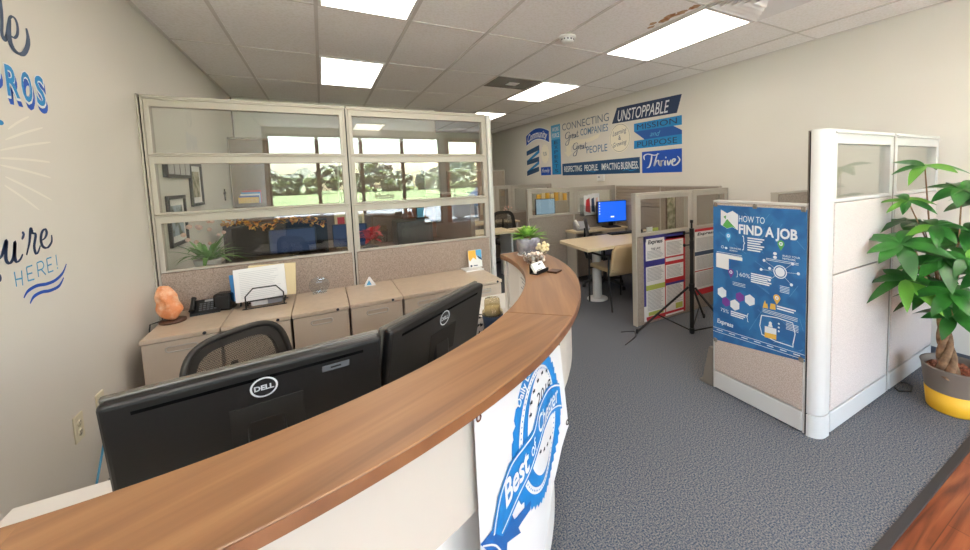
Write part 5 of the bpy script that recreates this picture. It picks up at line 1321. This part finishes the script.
MB().box(-.95, 1.36, 4.72, 5.45, .71, .745, .004).build('desktop', 'wood_dark', t)
for x in (-.92, .2, 1.30): MB().box(x, x + .03, 4.75, 5.42, 0, .71).build('panel_leg', 'frame_putty', t)
t = thing('office_hutch', 'low black hutch draped with an orange garland on the office desk', 'hutch', (-.45, 5.25, .7455))
m = MB(); m.box(-.90, .02, 5.15, 5.42, 1.09, 1.12, .003); m.box(-.90, -.87, 5.15, 5.42, .746, 1.09); m.box(-.01, .02, 5.15, 5.42, .746, 1.09); m.box(-.87, -.01, 5.40, 5.42, .746, 1.09); m.build('body', 'black_matte', t)
m = MB(); rs = random.Random(17)
for k in range(150):
    q = rs.random(); p = V((-.90 + .92 * q, 5.135 + rs.uniform(-.02, .03), 1.125 + .03 * math.sin(q * 12) + rs.uniform(-.03, .035)))
    d = V((rs.uniform(-1, 1), rs.uniform(-1, 1), rs.uniform(-1, 1)))
    leaf_geo(m, p, d, (0, 0, 1), .05, .032, .1, .2, 3)
g_ = m.build('leaf_garland', 'orange_leaf'); tag(g_, 'orange leaf garland draped along the low black office hutch', 'garland'); g_['kind'] = 'stuff'
for (x, y, rz, W_, lab) in ((-.30, 4.98, 178, .42, 'small dark monitor under the orange garland in the office'), (.02 + .22, 4.98, 160, .36, 'dark monitor beside the keyboard in the glazed office')):
    monitor('computer_monitor', lab, (x, y, .7465), math.radians(rz), W=W_, Hh=.26, z0=.80, brand=False, screen='screen_deep', base_z=.7465 - .0055)
t = thing('keyboard', 'black keyboard standing on the office desk behind the left section', 'keyboard', (-.02, 4.62 + .20, .7465), .1)
MB().box(-.2, .2, -.06, .06, .0005, .02, .005).build('body', 'black_plastic', t, world=False); MB().box(-.19, .19, -.05, .05, .02, .024).build('keys', 'black_matte', t, world=False)
t = thing('bulletin_sheet', 'pale sheet with small pictures standing on the office desk', 'paper', (.30, 5.30, .7465))
MB().box(.10, .42, 5.33, 5.336, .747, 1.20, .001, 1).build('sheet', 'manila', t)
for k in range(6): MB().box(.13 + .095 * (k % 3), .205 + .095 * (k % 3), 5.3275, 5.3295, .85 + .16 * (k // 3), .96 + .16 * (k // 3)).build('picture', ('poster_red', 'ink_sky', 'picture_art')[k % 3], t)
t = thing('wall_pocket', 'bright striped pocket of leaflets on the brown office partition', 'wall pocket', (-.80, 6.36, 1.32))
MB().box(-.93, -.70, 6.33, 6.3835, 1.30, 1.36, .004).build('pocket', 'acrylic', t)
for k, c_ in enumerate(('card_yellow', 'ink_blue', 'paper_white', 'ink_cyan', 'poster_red')): MB().box(-.925 + .01 * k, -.715 + .006 * k, 6.335 + .008 * k, 6.340 + .008 * k, 1.305, 1.38 + .022 * k, mtx=None).build('leaflet', c_, t)
t = thing('wall_cross', 'small black cross on the glazed office wall', 'cross', (XL, 6.0, 1.42))
m = MB(); m.box(XL + .001, XL + .012, 5.99, 6.015, 1.36, 1.50, .003); m.box(XL + .001, XL + .012, 5.955, 6.05, 1.435, 1.46, .003); m.build('cross', 'black_matte', t)
t = thing('poinsettia', 'red poinsettia behind the lowest window of the right partition section', 'potted plant', (.36, 4.05, .8305))
MB().box(.27, .45, 3.96, 4.14, .001, .8295, .004).build('stand', 'frame_putty', t)
MB().lathe([(.0, .831), (.05, .831), (.068, .92), (.0, .92)], (.36, 4.05, 0), 20).build('pot', 'black_matte', t)
m = MB(); rs = random.Random(41)
for k in range(44):
    a = rs.uniform(0, 2 * PI); e = rs.uniform(-.2, 1.2)
    leaf_geo(m, (.36 + .06 * math.cos(a) * rs.random(), 4.05 + .06 * math.sin(a) * rs.random(), .98 + rs.uniform(0, .10)), (math.cos(a) * math.cos(e), math.sin(a) * math.cos(e), math.sin(e)), (0, 0, 1), rs.uniform(.07, .12), .045, .3, .2, 5)
m.build('bracts', 'flower_red', t)
t = thing('printer', 'dark boxy printer on the office desk behind the right section', 'printer', (.93, 5.05, .7465))
MB().box(.72, 1.13, 4.85, 5.25, .747, 1.05, .012).build('body', 'black_plastic', t); MB().box(.76, 1.09, 4.842, 4.851, .80, .98, .004).build('front_panel', 'chair_frame', t); MB().box(.78, 1.07, 4.80, 4.85, .775, .79, .003).build('paper_tray', 'black_matte', t)
t = thing('photo_frame', 'small black photo frame with blue photo on top of the printer', 'picture', (1.05, 5.1, 1.0505))
MB().box(.99, 1.10, 5.10, 5.115, 1.051, 1.20, .003).build('frame', 'black_plastic', t); MB().box(1.005, 1.085, 5.0975, 5.1005, 1.066, 1.185).build('photo', 'ink_sky', t)
t = thing('brown_bookcase', 'warm brown wooden bookcase at the right back of glazed office', 'bookcase', (1.18, 5.9, 0))
MB().box(.98, 1.36, 5.62, 6.02, 0, 1.28, .004).build('body', 'brown_furniture', t)
for k in range(3): MB().box(1.01, 1.33, 5.604, 5.62, .08 + .40 * k, .44 + .40 * k, .004).build('door', 'brown_furniture', t)
t = thing('office_dark_screen', 'tall dark fabric screen at the right end of glazed office', 'partition', (1.42, 5.3, 0))
MB().box(1.395, 1.445, 4.2, 6.36, .0, 1.34, .006).build('panel', 'fabric_brown', t); MB().box(1.39, 1.45, 4.195, 6.365, 1.34, 1.36, .004).build('cap', 'frame_putty', t)
# ================================================================ FAR CUBICLES
t = thing('far_desk', 'tan desk with the far mesh chair beside the tall end post', 'desk', (2.3, 6.4, 0))
MB().box(1.80, 3.10, 6.50, 6.94, .71, .741, .003).build('desktop', 'desk_laminate', t)
for x in (1.83, 3.03): MB().box(x, x + .04, 6.53, 6.92, 0, .71, .003).build('leg_panel', 'pale_grey_metal', t)
t = thing('near_side_desk', 'tan side desk seen between the end post and the succulent', 'desk', (2.1, 5.1, 0))
MB().box(1.72, 2.43, 5.28, 5.80, .71, .741, .003).build('desktop', 'desk_laminate', t)
for x in (1.75, 2.38): MB().box(x, x + .03, 5.32, 5.76, 0, .71, .003).build('leg_panel', 'pale_grey_metal', t)
t = thing('cubicle_desk', 'tan desk holding the grey monitor behind the succulent partition', 'desk', (3.1, 5.3, 0))
MB().box(2.46, 3.86, 4.90, 5.62, .711, .741, .003).build('desktop', 'desk_laminate', t)
for x in (2.47, 3.80): MB().box(x, x + .04, 4.95, 5.58, 0, .711, .003).build('leg_panel', 'pale_grey_metal', t)
monitor('computer_monitor', 'monitor with pale grey screen behind the succulent partition', (3.0, 5.36, .742), math.radians(172), W=.33, Hh=.26, z0=.925, brand=False, screen='screen_pale')
t = thing('desk_telephone', 'white desk phone left of the pale grey monitor', 'phone', (2.70, 5.2, .742)); MB().box(2.62, 2.74, 5.15, 5.3, .742, .80, .008).build('body', 'white_plastic', t); MB().box(2.63, 2.67, 5.16, 5.29, .80, 1.05, .008).build('stand', 'white_plastic', t)
t = thing('yellow_folders', 'yellow and manila folders upright behind the pale grey monitor', 'folders', (3.3, 5.66, .9))
MB().box(3.0, 3.62, 5.64, 5.70, .0, 1.12, .004).build('rack', 'frame_putty', t)
for k in range(7): MB().box(3.02 + .085 * k, 3.085 + .085 * k, 5.65, 5.69, 1.121, 1.24 + .02 * (k % 3), .001, 1).build('folder', ('card_yellow', 'manila')[k % 2], t)
t = thing('desk_clutter_flowers', 'red and white flowers on the far desk right of mesh chair', 'flowers', (2.95, 6.66, .7415))
MB().lathe([(.0, .742), (.03, .742), (.04, .86), (.0, .86)], (2.95, 6.66, 0), 16).build('vase', 'white_plastic', t); m = MB(); rs = random.Random(3)
for k in range(9):
    tb = bmesh.new(); bmesh.ops.create_icosphere(tb, subdivisions=1, radius=.016); p = V((2.95 + rs.uniform(-.08, .08), 6.66 + rs.uniform(-.05, .05), .90 + rs.uniform(0, .12)))
    for v in tb.verts: v.co = v.co + p
    m._merge(tb, True)
m.build('blooms', 'flower_pink', t)
monitor('computer_monitor', 'dark monitor seen through the far narrow window', (2.62, 7.55, .742), math.radians(180), W=.4, Hh=.3, z0=.98, brand=False, screen='screen_deep')
t = thing('rear_desk', 'desk behind the narrow far partitions', 'desk', (2.7, 7.5, 0)); MB().box(2.25, 3.4, 7.2, 7.9, .711, .741, .003).build('desktop', 'desk_laminate', t); MB().box(2.3, 2.34, 7.25, 7.85, 0, .711).build('leg_panel', 'pale_grey_metal', t); MB().box(3.3, 3.34, 7.25, 7.85, 0, .711).build('leg_panel', 'pale_grey_metal', t)
t = thing('desk_signs', 'two small cards on the ledge behind the tripod partition window', 'cards', (2.94, 2.97, .7415)); MB().box(2.80, 3.10, 2.9365, 3.02, .70, .7412, .003).build('ledge', 'frame_putty', t); MB().box(2.86, 2.94, 2.965, 2.975, .742, .975, .001, 1).build('card', 'paper_white', t); MB().box(2.95, 3.03, 2.972, 2.982, .742, .96, .001, 1).build('card', 'poster_lime', t)
t = thing('tall_file', 'framed photo leaning inside the tripod cubicle window on right', 'picture', (3.58, 3.3, .9)); MB().box(3.50, 3.66, 3.30, 3.315, .742, 1.26, .002).build('frame', 'wood_dark', t); MB().box(3.515, 3.645, 3.297, 3.3, .76, 1.245).build('photo', 'picture_art', t)
# ================================================================ LIGHT
w = bpy.data.worlds.new('world'); SC.world = w; w.use_nodes = True
nt = w.node_tree; bg = nt.nodes['Background']
sky = nt.nodes.new('ShaderNodeTexSky'); sky.sky_type = 'NISHITA'
sky.sun_elevation = math.radians(48); sky.sun_rotation = math.radians(150); sky.sun_disc = False
sky.air_density = 1.0; sky.dust_density = 2.0; sky.ozone_density = 1.0
nt.links.new(sky.outputs[0], bg.inputs['Color']); bg.inputs['Strength'].default_value = 1.6
sn = bpy.data.lights.new('sun', 'SUN'); sn.energy = 150.0; sn.angle = math.radians(0.6); sn.color = (1.0, 0.96, 0.9)
so = bpy.data.objects.new('sun', sn); COL.objects.link(so); so.rotation_euler = (math.radians(-14), math.radians(38), 0)
vs = SC.view_settings
SC.display_settings.display_device = 'sRGB'
vs.view_transform = 'Standard'; vs.look = 'None'; vs.exposure = 0.44; vs.gamma = 1.0; vs.use_curve_mapping = False
cy = SC.cycles
cy.use_denoising = True
cy.max_bounces = 10; cy.diffuse_bounces = 5; cy.glossy_bounces = 5; cy.transmission_bounces = 6; cy.transparent_max_bounces = 24
cy.sample_clamp_indirect = 6.0; cy.caustics_reflective = False; cy.caustics_refractive = False
